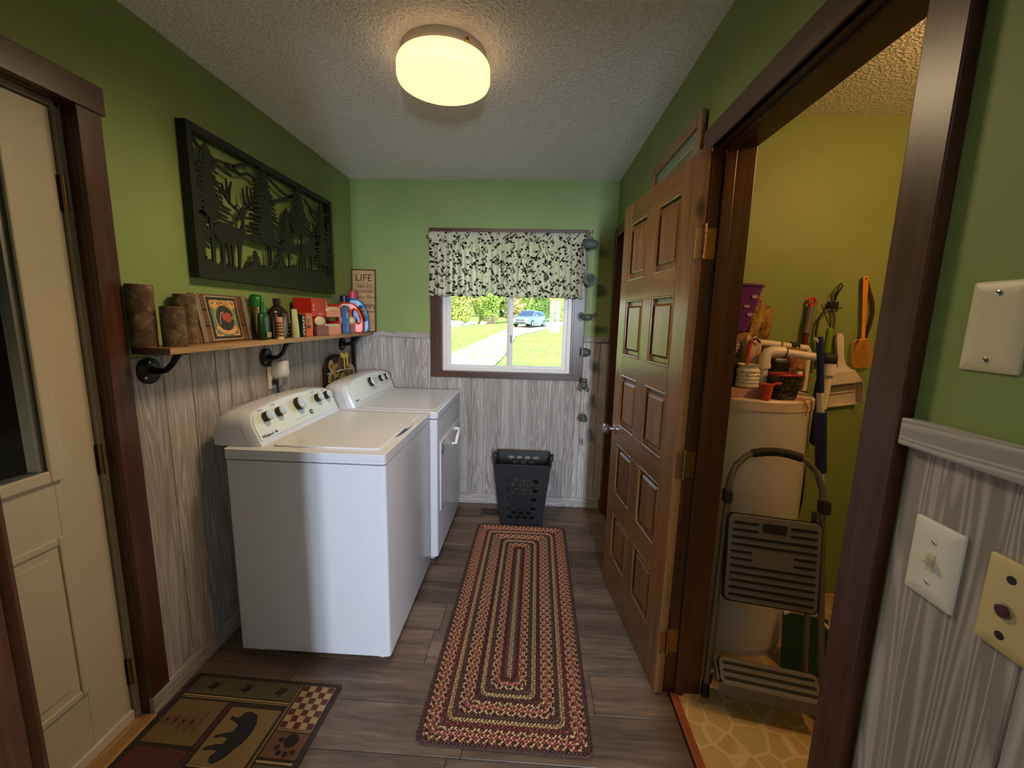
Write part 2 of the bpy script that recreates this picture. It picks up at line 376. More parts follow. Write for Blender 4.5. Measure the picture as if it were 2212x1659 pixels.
ex0, ex1 = XL-.085, XL-.041                      # slab
ey0, ey1, ez1 = EY0+.022, EY1-.022, EZ-.018
gy0, gy1, gz0, gz1 = ey0+.165, ey1-.125, .985, 1.885   # glass opening
slab = MB().box(ex0, ex1, ey0, gy0, .02, ez1).box(ex0, ex1, gy1, ey1, .02, ez1).box(ex0, ex1, gy0, gy1, .02, gz0).box(ex0, ex1, gy0, gy1, gz1, ez1).build('slab', DOORP, e, bevel=.002)
fr = MB()
for a, b, c, d in ((gy0-.022, gy0+.014, gz0-.022, gz1+.022), (gy1-.014, gy1+.022, gz0-.022, gz1+.022)): fr.box(ex1, ex1+.012, a, b, c, d)
fr.box(ex1, ex1+.012, gy0+.014, gy1-.014, gz0-.022, gz0+.014).box(ex1, ex1+.012, gy0+.014, gy1-.014, gz1-.014, gz1+.022)
fr.build('lite_frame', DOORP, e, bevel=.004)
MB().box(ex0+.006, ex1-.004, gy0+.014, gy0+.03, gz0, gz1).box(ex0+.006, ex1-.004, gy1-.03, gy1-.014, gz0, gz1).box(ex0+.006, ex1-.004, gy0+.03, gy1-.03, gz0, gz0+.014).build('glazing_bead', ALU, e)
B('pane', GLASS, ex0+.02, ex0+.024, gy0, gy1, gz0, gz1, e)
pan = MB()                                        # embossed lower panel: raised ring and field
py0, py1, pz0, pz1 = ey0+.14, ey1-.118, .245, .79
for a, b, c, d in ((py0, py0+.022, pz0, pz1), (py1-.022, py1, pz0, pz1), (py0+.022, py1-.022, pz0, pz0+.022), (py0+.022, py1-.022, pz1-.022, pz1)): pan.box(ex1-.001, ex1+.006, a, b, c, d)
pan.build('panel_moulding', DOORP, e, bevel=.004)
B('panel', DOORP, ex1-.001, ex1+.003, py0+.05, py1-.05, pz0+.05, pz1-.05, e, bevel=.002)
B('door_sweep', M('sweep_vinyl', srgb(196, 186, 176), .5), ex1, ex1+.01, ey0, ey1, .012, .05, e, bevel=.002)
B('sill', SHELFW, XL-.1, XL+.03, EY0, EY1, 0, .012, e, bevel=.003)
for hz in (1.80, .985, .20):
    h = MB().tube([(ex1+.008, ey1+.006, hz-.05), (ex1+.008, ey1+.006, hz+.05)], .0065, 10).build('hinge', BRASS, e, 40)
    MB().box(ex1-.001, ex1+.004, ey1-.004, ey1+.016, hz-.05, hz+.05).build('hinge_leaf', IRON, h)
# enclosed porch seen through the glass
PD = M('porch_dark_siding', srgb(96, 80, 66), .8)
struct(MB().box(XL-1.9, XL-1.85, -1.2, 2.9, -.1, 2.5).box(XL-1.9, XL-T, 2.85, 2.9, -.1, 2.5).box(XL-1.9, XL-T, -1.25, -1.2, 1.15, 2.5).build('wall_porch', PD))
struct(B('ceiling_porch', PD, XL-1.9, XL-T, -1.25, 2.9, 2.5, 2.55)); struct(B('floor_porch', M('porch_slate', srgb(84, 88, 96), .7), XL-1.9, XL-T, -1.2, 2.9, -.12, -.06))
t = thing('porch_cabinet', 'pale cabinet on a brown base standing in the dark porch beyond the glass', 'cabinet', (XL-1.0, 1.02, -.06))
MB().box(-.22, .22, -.2, .2, .3, 1.05).build('body', M('pale_blue_panel', srgb(206, 210, 228), .5), t, bevel=.01)
MB().box(-.2, .2, -.18, .18, 0, .3).build('base', M('brown_base', srgb(112, 92, 84), .7), t)

# ---- doorway around the camera
d = struct(thing('trim_6', None, None))
MB().box(HX0-.075, HX0-.004, YN, YN+.018, 0, 2.11).build('casing', TRIMZ, d, bevel=.002)
MB().box(HX1+.004, HX1+.075, YN, YN+.018, 0, 2.11).build('casing', TRIMZ, d, bevel=.002)
MB().box(HX0-.004, HX1+.004, YN, YN+.018, 2.044, 2.11).build('head_casing', TRIMX, d, bevel=.002)
MB().box(HX0-.02, HX0, YN-.13, YN+.003, 0, 2.06).box(HX1, HX1+.02, YN-.13, YN+.003, 0, 2.06).box(HX0, HX1, YN-.13, YN+.003, 2.04, 2.06).build('jamb', TRIMZ, d)

# ---- closet doorway: casing + jamb (trim_7)
d = struct(thing('trim_7', None, None))
XC = XR-.022
MB().box(XC, XR, DY0-.07, DY0, 0, DZ).build('casing', TRIMZ, d, bevel=.0025)
MB().box(XC, XR, DY1+.006, DY1+.076, 0, DZ).build('casing', TRIMZ, d, bevel=.0025)
MB().box(XC, XR, DY0-.07, DY1+.076, DZ, DZ+.072).build('head_casing', TRIMY, d, bevel=.0025)
MB().box(XR-.018, CX0+.004, DY1, DY1+.02, 0, DZ+.02).build('jamb', TRIMZ, d, bevel=.002)
MB().box(XR-.018, CX0+.004, DY0-.02, DY0, 0, DZ+.02).build('jamb', TRIMZ, d, bevel=.002)
MB().box(XR-.018, CX0+.004, DY0, DY1, DZ, DZ+.02).build('head_jamb', TRIMY, d, bevel=.002)
MB().box(XR+.022, XR+.058, DY1-.011, DY1, 0, DZ).box(XR+.022, XR+.058, DY0, DY0+.011, 0, DZ).box(XR+.022, XR+.058, DY0, DY1, DZ-.011, DZ).build('door_stop', TRIMZ, d, bevel=.002)

# ---- ten panel closet door, swung open along the wall (door_2)
d2 = struct(thing('door_2', 'stained pine ten-panel door swung open against the green wall', None, (.527, 1.466, 0), R(6.2)))
DW, DH, DT = .748, 2.022, .035                    # local: y along the door, x through it (room face x=0)
cols = [(.117, .325), (.432, .644)]; rows = [(.214, .456), (.572, .83), (.937, 1.195), (1.301, 1.564), (1.665, 1.923)]
for a, b in ((0, cols[0][0]), (cols[1][1], DW)): MB().box(0, DT, a+.0004, b-.0004, .008, DH).build('stile', PINEZ, d2, bevel=.0015, seg=1)
zz = [.008] + [z for r_ in rows for z in r_] + [DH]
for i in range(0, len(zz), 2): MB().box(0, DT, cols[0][0], cols[1][1], zz[i], zz[i+1]).build('rail', PINEX, d2, bevel=.0015, seg=1)
for a, b in rows: MB().box(0, DT, cols[0][1], cols[1][0], a, b).build('mullion', PINEZ, d2, bevel=.001, seg=1)
for c0, c1 in cols:
    for a, b in rows:
        m = MB().box(.013, DT-.013, c0, c1, a, b)
        # raised field with sloped border on both faces
        for sgn, x0, x1 in ((1, .013, .004), (-1, DT-.013, DT-.004)):
            i1, i2 = .024, .034
            o_ = [(c0+i1, a+i1), (c1-i1, a+i1), (c1-i1, b-i1), (c0+i1, b-i1)]; n_ = [(c0+i2, a+i2), (c1-i2, a+i2), (c1-i2, b-i2), (c0+i2, b-i2)]
            m.loft([[(x0, y, z) for y, z in o_], [(x1, y, z) for y, z in n_]], True)
        p_ = m.build('panel', PINEZ, d2, bevel=.0008, seg=1)
        mo = MB()                                   # bead moulding round the panel opening (room face)
        for q0, q1 in (((c0, a), (c1, a)), ((c1, a), (c1, b)), ((c1, b), (c0, b)), ((c0, b), (c0, a))): mo.tube([(.0035, q0[0], q0[1]), (.0035, q1[0], q1[1])], .0062, 10)
        mo.build('bead_moulding', PINEB, p_, 40)
kn = MB().lathe([(.028, 0), (.028, -.006), (.012, -.01), (.011, -.03), (.02, -.036), (.027, -.045), (.027, -.058), (.018, -.066), (.002, -.067)], (0, .69, .905), 20, 'x').build('knob', CHROME, d2, 40)
MB().lathe([(.028, DT), (.028, DT+.004), (.011, DT+.006), (.011, DT+.01), (.002, DT+.011)], (0, .69, .905), 20, 'x').build('knob_rose', CHROME, d2, 40)
for hz in (1.73, .955, .235):
    h = MB().box(.004, .031, -.0015, .0, hz-.05, hz+.05).build('hinge', BRASS, d2, bevel=.003)
    m = MB()
    for q in range(5): m.tube([(DT-.001, -.006, hz-.05+q*.0202), (DT-.001, -.006, hz-.05+q*.0202+.019)], .0058, 10)
    m.tube([(DT-.001, -.006, hz+.05), (DT-.001, -.006, hz+.062)], .0045, 8)
    m.build('hinge_barrel', BRASS, h, 40)
for hz in (1.73, .955, .235): MB().box(XR-.017, XR+.02, DY1-.0016, DY1, hz-.05, hz+.05).build('hinge_leaf', BRASS, d, bevel=.0006)

# ---- far door in the right wall (door_3): casing, jamb and closed slab
d3 = struct(thing('door_3', 'dark door in walnut casing by the window corner', None))
MB().box(XR-.02, XR, FY1+.004, FY1+.072, 0, DZ).build('casing', TRIMZ, d3, bevel=.002); MB().box(XR-.02, XR, FY0-.072, FY0-.004, 0, DZ).build('casing', TRIMZ, d3, bevel=.002)
MB().box(XR-.02, XR, FY0-.072, FY1+.072, DZ, DZ+.07).build('head_casing', TRIMY, d3, bevel=.002)
MB().box(XR-.012, CX0, FY1, FY1+.02, 0, DZ).box(XR-.012, CX0, FY0-.02, FY0, 0, DZ).box(XR-.012, CX0, FY0, FY1, DZ, DZ+.02).build('jamb', TRIMZ, d3)
MB().box(XR+.03, XR+.065, FY0, FY1, .006, DZ).build('slab', PINEZ, d3, bevel=.002)
struct(B('wall_leak_block', HW, CX0, CX0+.03, CY1+T, YB+T, -.06, ZC))  # added unseen wall that stops outdoor light leaking in under the far door
struct(B('floor_leak_block', M('floor_gap', srgb(40, 32, 28), .8), XR+.005, CX0, FY0-.02, FY1+.02, -.06, -.002))  # added strip that closes the same light leak at floor level
MB().lathe([(.028, 0), (.028, -.006), (.012, -.01), (.011, -.03), (.027, -.045), (.027, -.058), (.002, -.064)], (XR+.03, FY0+.07, .92), 16, 'x').build('knob', CHROME, d3, 40)

# ---- window (back wall)
wn1 = struct(thing('window_1', 'white vinyl sliding window in walnut casing looking onto the driveway', None))
MB().box(WX0-.072, WX0, YB-.02, YB, WZ0-.032, WZ1+.01).build('casing', TRIMZ, wn1, bevel=.002)
MB().box(WX1, WX1+.076, YB-.02, YB, WZ0-.032, WZ1+.01).build('casing', TRIMZ, wn1, bevel=.002)
MB().box(WX0-.076, WX1+.08, YB-.026, YB, WZ1, WZ1+.068).build('head_casing', TRIMX, wn1, bevel=.002)
MB().box(WX0-.072, WX1+.076, YB-.024, YB, WZ0-.036, WZ0+.002).build('sill_casing', TRIMX, wn1, bevel=.002)
MB().box(WX0-.001, WX0+.012, YB-.018, YB+.05, WZ0, WZ1).box(WX1-.012, WX1+.001, YB-.018, YB+.05, WZ0, WZ1).box(WX0, WX1, YB-.018, YB+.05, WZ1-.012, WZ1).box(WX0, WX1, YB-.02, YB+.05, WZ0-.001, WZ0+.008).build('jamb', TRIMX, wn1)
vx0, vx1, vz0, vz1 = WX0+.012, WX1-.012, WZ0+.008, WZ1-.012
fr = MB()
for a, b, c, dd in ((vx0, vx0+.03, vz0, vz1), (vx1-.03, vx1, vz0, vz1), (vx0+.03, vx1-.03, vz0, vz0+.022), (vx0+.03, vx1-.03, vz1-.03, vz1)): fr.box(a, b, YB+.03, YB+.095, c, dd)
fr.build('vinyl_frame', VINYL, wn1, bevel=.003)
for nm, a, b, yq in (('left_sash', vx0+.028, -.150, YB+.045), ('right_sash', -.195, vx1-.028, YB+.068)):
    z0, z1, sw = vz0+.02, vz1-.028, .032
    s_ = MB().box(a, a+sw, yq, yq+.022, z0, z1).box(b-sw, b, yq, yq+.022, z0, z1).box(a+sw, b-sw, yq, yq+.022, z0, z0+.026).box(a+sw, b-sw, yq, yq+.022, z1-.03, z1).build('sash', VINYL, wn1, bevel=.003)
    B('pane', GLASS, a+sw, b-sw, yq+.009, yq+.013, z0+.026, z1-.03, s_)
MB().box(-.168, -.158, YB+.036, YB+.046, 1.28, 1.34).build('latch', GREY, wn1, bevel=.002)

# ================================================================== APPLIANCES
PANELW = M('panel_pale_green_white', srgb(214, 222, 214), .3, var=.02)
INK = M('dark_print', srgb(40, 42, 46), .5)
KNOBF = M('knob_silver', srgb(190, 190, 188), .38, .5, var=.03)
def console(root, W_, panel_mat, knobs, logo, extra):
    """arched control console on the back of the deck; local x = depth (front +), y = width, deck at z=.93"""
    zb = .93; y0, y1 = .035, W_-.012
    def outline(k, dz, g=0):
        h = .153*k; r = .058
        pts = [(y0+g, 0)]
        pts += [(y0+g+r-r*math.cos(R(a)), h*.9-r+r*math.sin(R(a))) for a in (0, 25, 50, 72)]
        n = 9; a0, a1 = y0+g+r*.75, y1-g-r*.75
        for i in range(1, n): t = i/n; pts.append((a0+(a1-a0)*t, h*.9+h*.1*math.sin(math.pi*t)+.002))
        pts += [(y1-g-r+r*math.cos(R(a)), h*.9-r+r*math.sin(R(a))) for a in (72, 50, 25, 0)]
        pts.append((y1-g, 0))
        return pts
    def ring(xb, k, sl, g=0, up=0): return [(xb-sl*b, a, zb+up+b) for a, b in outline(k, 0, g)]
    m = MB(); m.loft([ring(-.075, .72, 0, .012), ring(-.05, .93, 0, .003), ring(.0, 1.0, .05), ring(.075, 1.0, .3)], True)
    m.build('console', WHITE, root, 40)
    m = MB(); m.loft([ring(.078, 1.0, .32), ring(.118, 1.0, .45), ring(.130, .975, .45, .006)], True)
    m.build('console_bezel', WHITE, root, 35)
    # flat control panel proud of the bezel
    o = [(a, b) for a, b in outline(.95, 0, .016)]; o = [(a, max(b, .02)) for a, b in o]
    P_ = MB(); P_.prism(o, lambda a, b, d: (.131-.45*b+d*.91, a, zb+b+d*.41), 0, .002)
    P_.build('control_panel', panel_mat, root)
    ax = Vector((.911, 0, .411)).normalized()
    for ky, kz, kr in knobs:
        c = Vector((.1325-.45*(kz-zb)+.0012, ky, kz)); e1 = Vector((0, 1, 0)); e2 = ax.cross(e1)
        def rg(r, h): return [c+ax*h+(e1*math.cos(2*math.pi*i/24)+e2*math.sin(2*math.pi*i/24))*r for i in range(24)]
        kn = MB().loft([rg(kr, 0), rg(kr*1.02, .004), rg(kr*.98, .024)]).build('knob', BLACK, root, 40)
        MB().loft([rg(kr*1.0, .0242), rg(kr*1.0, .029), rg(kr*.9, .031)]).build('knob_ring', WPLAS, kn, 40)
        MB().loft([rg(kr*.86, .0312), rg(kr*.84, .0325)]).build('knob_face', KNOBF, kn, 40)
        q = c+ax*.0335; MB().loft([[q+e1*a+e2*b+ax*h for a, b in ((-.0012, kr*.15), (.0012, kr*.15), (.0012, -kr*.75), (-.0012, -kr*.75))] for h in (0, .0006)]).build('pointer', WPLAS, kn)
    # lettering lies in the panel plane: local x -> +y, local y -> up the slope
    up = Vector((-.45, 0, 1)).normalized()
    def mt(y, z, off=.0036):
        c = Vector((.131-.45*(z-zb), y, z))+ax*off
        mm = Matrix(((0, up.x, ax.x, c.x), (1, up.y, ax.y, c.y), (0, up.z, ax.z, c.z), (0, 0, 0, 1))); return mm
    text_mesh('brand_lettering', 'Whirlpool', logo[2], INK, root, None, None, shear=.15, mtx=mt(logo[0], logo[1]))
    for q in extra:
        m = MB(); yq, zq, wq, hq = q; c = Vector((.131-.45*(zq-zb), yq, zq))+ax*.0024
        m.loft([[c+Vector((0, 1, 0))*a+up*b+ax*h for a, b in ((0, 0), (wq, 0), (wq, hq), (0, hq))] for h in (0, .0004)]).build('panel_mark', INK, root)
    return mt
def appliance(name, label, cat, loc, D_, W_):
    t = thing(name, label, cat, loc)
    cab = MB().prism(rrect(0, D_, 0, W_, .012, 3), lambda a, b, d: (a, b, d), .038, .884).build('cabinet', WHITE, t, 40)
    for fx in (.06, D_-.05):
        for fy in (.06, W_-.06): MB().lathe([(.016, .038), (.016, .016), (.024, .012), (.024, 0)], (fx, fy, 0), 14).build('foot', M('foot_grey', srgb(190, 188, 186), .6), t, 40)
    return t
washer = appliance('washing_machine', 'white top-loading washing machine with five knobs on its console', 'washer', (-1.212, 1.53, 0), .652, .718)
def scooped_deck():
    """deck slab whose top layer has a real crescent-shaped finger scoop cut in it"""
    bm = bmesh.new()
    def loop(ps):
        q_ = [bm.verts.new((a, b, .903)) for a, b in ps]; return [bm.edges.new((q_[i], q_[(i+1) % len(q_)])) for i in range(len(q_))]
    ed = loop(rrect(-.004, .652, -.004, .722, .016, 4)) + loop([(.596, .25), (.612, .235), (.624, .27), (.630, .34), (.630, .40), (.622, .46), (.612, .49), (.596, .48)])
    bmesh.ops.triangle_fill(bm, edges=ed, use_beauty=True); g = bmesh.ops.extrude_face_region(bm, geom=bm.faces[:])
    for v in [q for q in g['geom'] if isinstance(q, bmesh.types.BMVert)]: v.co.z = .93
    bmesh.ops.recalc_face_normals(bm, faces=bm.faces); me = bpy.data.meshes.new('deck'); bm.to_mesh(me); bm.free(); me.materials.append(WHITE)
    me.polygons.foreach_set('use_smooth', [True]*len(me.polygons)); me.set_sharp_from_angle(angle=R(40))
    o = bpy.data.objects.new('deck', me); C.objects.link(o); o.parent = washer
    md = o.modifiers.new('bevel', 'BEVEL'); md.width = .003; md.segments = 2; md.limit_method = 'ANGLE'; md.angle_limit = R(40)
    MB().prism(rrect(-.004, .652, -.004, .722, .016, 4), lambda a, b, d: (a, b, d), .89, .9032).build('deck_base', WHITE, washer, 40)
scooped_deck()
lid = MB().prism(rrect(.165, .612, .05, .668, .02, 4), lambda a, b, d: (a, b, d), .9295, .9365).build('lid', WHITE, washer, 40, bevel=.003)
MB().prism([(.612, .36), (.628, .38), (.631, .42), (.626, .47), (.612, .50)], lambda a, b, d: (a, b, d), .9365, .939).build('lid_handle', WHITE, lid, 40)
console(washer, .74, PANELW, [(.134, 1.03, .0215), (.226, 1.031, .0215), (.385, 1.034, .031), (.56, 1.03, .0215), (.651, 1.028, .0215)], (.062, .956, .0175),
        [(.150, .957, .015, .010)] + [(.316+.016*i, .972, .006, .0022) for i in range(7)] + [(.105, 1.058, .03, .003), (.2, 1.064, .03, .003), (.53, 1.062, .03, .003), (.63, 1.057, .03, .003)])
q = Vector((.131-.45*.05, .461, .98)); ax_ = Vector((.911, 0, .411)).normalized(); e2_ = ax_.cross(Vector((0, 1, 0)))
for r0, h0, h1, mt_, nm in ((.0125, .002, .0055, INK, 'start_button'), (.006, .0055, .0062, WPLAS, 'button_mark')):
    MB().loft([[q+ax_*h+(Vector((0, 1, 0))*math.cos(2*math.pi*i/18)+e2_*math.sin(2*math.pi*i/18))*r0 for i in range(18)] for h in (h0, h1)]).build(nm, mt_, washer, 40)
dryer = appliance('clothes_dryer', 'white front-loading clothes dryer with three console knobs below the window side', 'dryer', (-1.15, 2.285, 0), .622, .748)
MB().prism(rrect(-.004, .626, -.002, .750, .016, 4), lambda a, b, d: (a, b, d), .888, .93).build('deck', WHITE, dryer, 40, bevel=.004)
MB().prism(rrect(.16, .60, .05, .70, .03, 4), lambda a, b, d: (a, b, d), .9295, .932).build('deck_panel', WHITE, dryer, 40, bevel=.001)
dd = MB().prism(rrect(.055, .69, .30, .735, .01, 3), lambda a, b, d: (.6225+d, a, b), 0, .008).build('door', WHITE, dryer, 40, bevel=.003)
MB().lathe([(.032, 0), (.032, .002), (.001, .0025)], (.6305, .105, .675), 20, 'x').build('door_badge', M('badge_grey', srgb(120, 124, 128), .4), dd, 40)
MB().tube([(.632, .38, .63), (.66, .385, .632), (.664, .40, .672), (.664, .50, .70), (.63, .505, .70)], .011, 8).build('door_handle', WPLAS, dd, 50)
console(dryer, .762, PANELW, [(.375, 1.03, .031), (.55, 1.03, .0215), (.645, 1.028, .0215)], (.07, .958, .012), [(.34, .985, .016, .003), (.42, .985, .012, .003), (.46, .984, .012, .003)])

# ================================================================== RUGS
def braided_rug():
    t = thing('braided_rug', 'braided runner rug in burgundy, tan and brown rectangles along the floor', 'rug', (-.048, 1.985, .0005), R(-.7))
    hw, hl = .312, .785; n = 17; pw = hw/n
    cl = lambda *c: M('wool_%d_%d_%d' % c, srgb(*c), .95, var=.18, scale=150, bump=.5, bscale=900)
    tan, oliv, red, pink, blk, brn, plum, burg = cl(174, 138, 98), cl(128, 112, 72), cl(132, 56, 50), cl(166, 98, 80), cl(44, 28, 26), cl(78, 54, 46), cl(74, 46, 44), cl(84, 38, 36)
    seq = [[plum, plum, brn], [tan, blk, tan, red], [pink, red, tan], [tan, burg, tan], [burg, burg, red], [tan, oliv, tan], [brn, brn, plum], [tan, blk, tan], [pink, red, tan], [tan, burg, tan], [burg, burg, blk], [tan, oliv, tan], [brn, plum, brn], [tan, blk, tan], [pink, red, tan], [burg, burg, blk], [tan, oliv, tan]]
    MB().prism(rrect(-hw+.006, hw-.006, -hl+.006, hl-.006, .02), lambda a, b, d: (a, b, d), 0, .003).build('backing', brn, t)
    st = .0138
    for i in range(n):
        a, b = hw-(i+.5)*pw, hl-(i+.5)*pw; rc = min(.028, a*.9) if i < n-1 else .002
        # centre line of this braid
        path = []
        if i < n-1:
            segs = [((a, -b+rc), (a, b-rc)), ((a-rc, b), (-a+rc, b)), ((-a, b-rc), (-a, -b+rc)), ((-a+rc, -b), (a-rc, -b))]; cen = [(a-rc, b-rc, 0), (-a+rc, b-rc, 90), (-a+rc, -b+rc, 180), (a-rc, -b+rc, 270)]
            for (p0, p1), (cx, cy, a0) in zip(segs, cen):
                L = max(math.dist(p0, p1), 1e-4); k = max(1, round(L/.02))
                path += [(p0[0]+(p1[0]-p0[0])*j/k, p0[1]+(p1[1]-p0[1])*j/k) for j in range(k)]
                path += arc(cx, cy, rc, a0, a0+90, 3)[:-1]
        else: path = [(0, -b), (0, b)]
        # walk the path in equal steps, lay a slanted lozenge on each side
        pts = path + ([path[0]] if i < n-1 else []); m = MB(); cum = 0; nxt = 0; j = 0; mats = list(dict.fromkeys(seq[i]))
        for p0, p1 in zip(pts, pts[1:]):
            L = math.dist(p0, p1)
            if L < 1e-6: continue
            tx, ty = (p1[0]-p0[0])/L, (p1[1]-p0[1])/L
            while nxt <= cum+L:
                s_ = nxt-cum; cx, cy = p0[0]+tx*s_, p0[1]+ty*s_; nx, ny = -ty, tx
                for side in (-1, 1):
                    ox = cx+nx*side*pw*.24+tx*(side*st*.25); oy = cy+ny*side*pw*.24+ty*(side*st*.25)
                    # lozenge leaning outwards along the braid
                    ax, ay = tx*.86+nx*side*.5, ty*.86+ny*side*.5; bx, by = -ay, ax; la, lb = st*.62, pw*.27
                    v = [(ox-ax*la, oy-ay*la, .003), (ox-bx*lb, oy-by*lb, .004), (ox+ax*la, oy+ay*la, .003), (ox+bx*lb, oy+by*lb, .004),
                         (ox-ax*la*.45, oy-ay*la*.45, .0105), (ox+ax*la*.45, oy+ay*la*.45, .0105)]
                    c = seq[i][(j*2+(side > 0)*1) % len(seq[i])] if len(seq[i]) != 4 else seq[i][(j+(side > 0)*2) % 4]
                    m.add(v, [(0, 1, 4), (1, 5, 4), (1, 2, 5), (2, 3, 5), (3, 4, 5), (3, 0, 4)], mats.index(c))
                j += 1; nxt += st
            cum += L
        m.build('braid', mats, t, 60)
    return t
braided_rug()

def lodge_mat():
    t = thing('lodge_mat', 'dark patchwork lodge door mat with bear, pine and paw print panels', 'mat', (-1.03, .985, .0005), R(-1.6))
    cl = lambda n, *c: M('mat_'+n, srgb(*c), .95, var=.2, scale=220, bump=.4, bscale=900)
    dk, oliv, tan, tan2, rust, maroon, bear, cream = cl('dark', 40, 30, 25), cl('olive', 74, 66, 44), cl('tan', 98, 80, 48), cl('tan2', 112, 92, 56), cl('rust', 92, 62, 40), cl('maroon', 74, 36, 32), cl('bear', 24, 21, 22), cl('cream', 146, 122, 84)
    # local frame: x across (-.30 wall .. +.30), y along (far end +.43)
    MB().prism(rrect(-.305, .305, -.44, .435, .01), lambda a, b, d: (a, b, d), 0, .007).build('mat_base', dk, t, bevel=.002)
    def patch(name, x0, x1, y0, y1, m, z=.0088): return MB().box(x0, x1, y0, y1, .0065, z).build(name, m, t)
    patch('pinecone_panel', -.275, .142, .345, .418, oliv)
    for i, cx in enumerate((-.19, -.055, .085)):
        m = MB()
        for j in range(9):
            a = j*40; m.prism([(cx+(.004+.017*(j % 2+1)/2)*math.cos(R(a+q))*(1.3 if q in (0,) else .8), .38+(.004+.017*(j % 2+1)/2)*math.sin(R(a+q))) for q in (-16, 0, 16)]+[(cx, .38)], lambda a_, b_, d: (a_, b_, d), .0085, .0098)
        m.build('pinecone', bear, t)
    for y0 in (.326, .334): patch('border_stripe', -.28, .142, y0, y0+.005, tan2 if y0 < .33 else cream, .0092)
    patch('pine_panel', -.275, -.085, .155, .318, tan)
    m = MB()
    for j in range(5):
        y0 = .165+j*.024; wd = .05-.008*j
        m.prism([(-.12-j*.032, .235-wd), (-.12-j*.032-.04, .235), (-.12-j*.032, .235+wd)], lambda a, b, d: (a, b, d), .0085, .0098)
    m.build('pine_tree', rust, t)
    patch('bear_panel', -.055, .135, .10, .305, tan2); patch('bear_panel_edge', -.055, .135, .096, .101, cream)
    be = [(.005, .285), (.03, .292), (.06, .28), (.078, .25), (.082, .215), (.075, .18), (.06, .155), (.05, .13), (.025, .108), (.005, .115), (.0, .13), (.01, .15), (-.012, .152), (-.04, .146), (-.042, .156), (-.012, .168), (.012, .172), (.014, .192), (-.01, .196), (-.034, .188), (-.036, .198), (-.008, .208), (.012, .214), (.016, .24), (-.006, .25), (-.03, .258), (-.03, .27), (-.004, .264), (.002, .27)]
    MB().prism(be, lambda a, b, d: (a, b, d), .0085, .0102).build('bear', bear, t)
    patch('vertical_stripe', .146, .152, -.42, .42, tan2, .0092); patch('vertical_stripe', -.075, -.068, -.42, .318, maroon, .0092)
    ck = patch('check_panel', .16, .285, .245, .418, cream)
    m = MB()
    for i in range(5):
        for j in range(7):
            if (i+j) % 2 == 0: m.box(.162+i*.0245, .162+i*.0245+.0235, .247+j*.0243, .247+j*.0243+.0232, .0085, .0094)
    m.build('checks', maroon, ck)
    patch('check_fringe', .16, .285, .236, .243, tan2)
    pp = patch('paw_panel', .16, .285, .145, .232, rust); m = MB().prism(arc(.235, .205, .024, 0, 345, 14), lambda a, b, d: (a, b, d), .0085, .0098)
    for ax, ay in ((.20, .205), (.20, .18), (.215, .163), (.24, .160), (.262, .168)): m.prism(arc(ax, ay, .009, 0, 330, 10), lambda a, b, d: (a, b, d), .0085, .0098)
    m.build('paw_print', bear, pp)
    patch('small_stripe', .16, .285, .128, .135, cream, .0092); patch('olive_panel', .16, .285, -.1, .122, oliv); patch('maroon_panel', -.275, -.085, .0, .140, maroon)
    patch('lower_panel', -.06, .135, -.2, .088, rust)
    patch('lower_band', -.275, -.085, -.41, -.01, oliv); patch('lower_band', -.06, .285, -.41, -.21, tan)
lodge_mat()

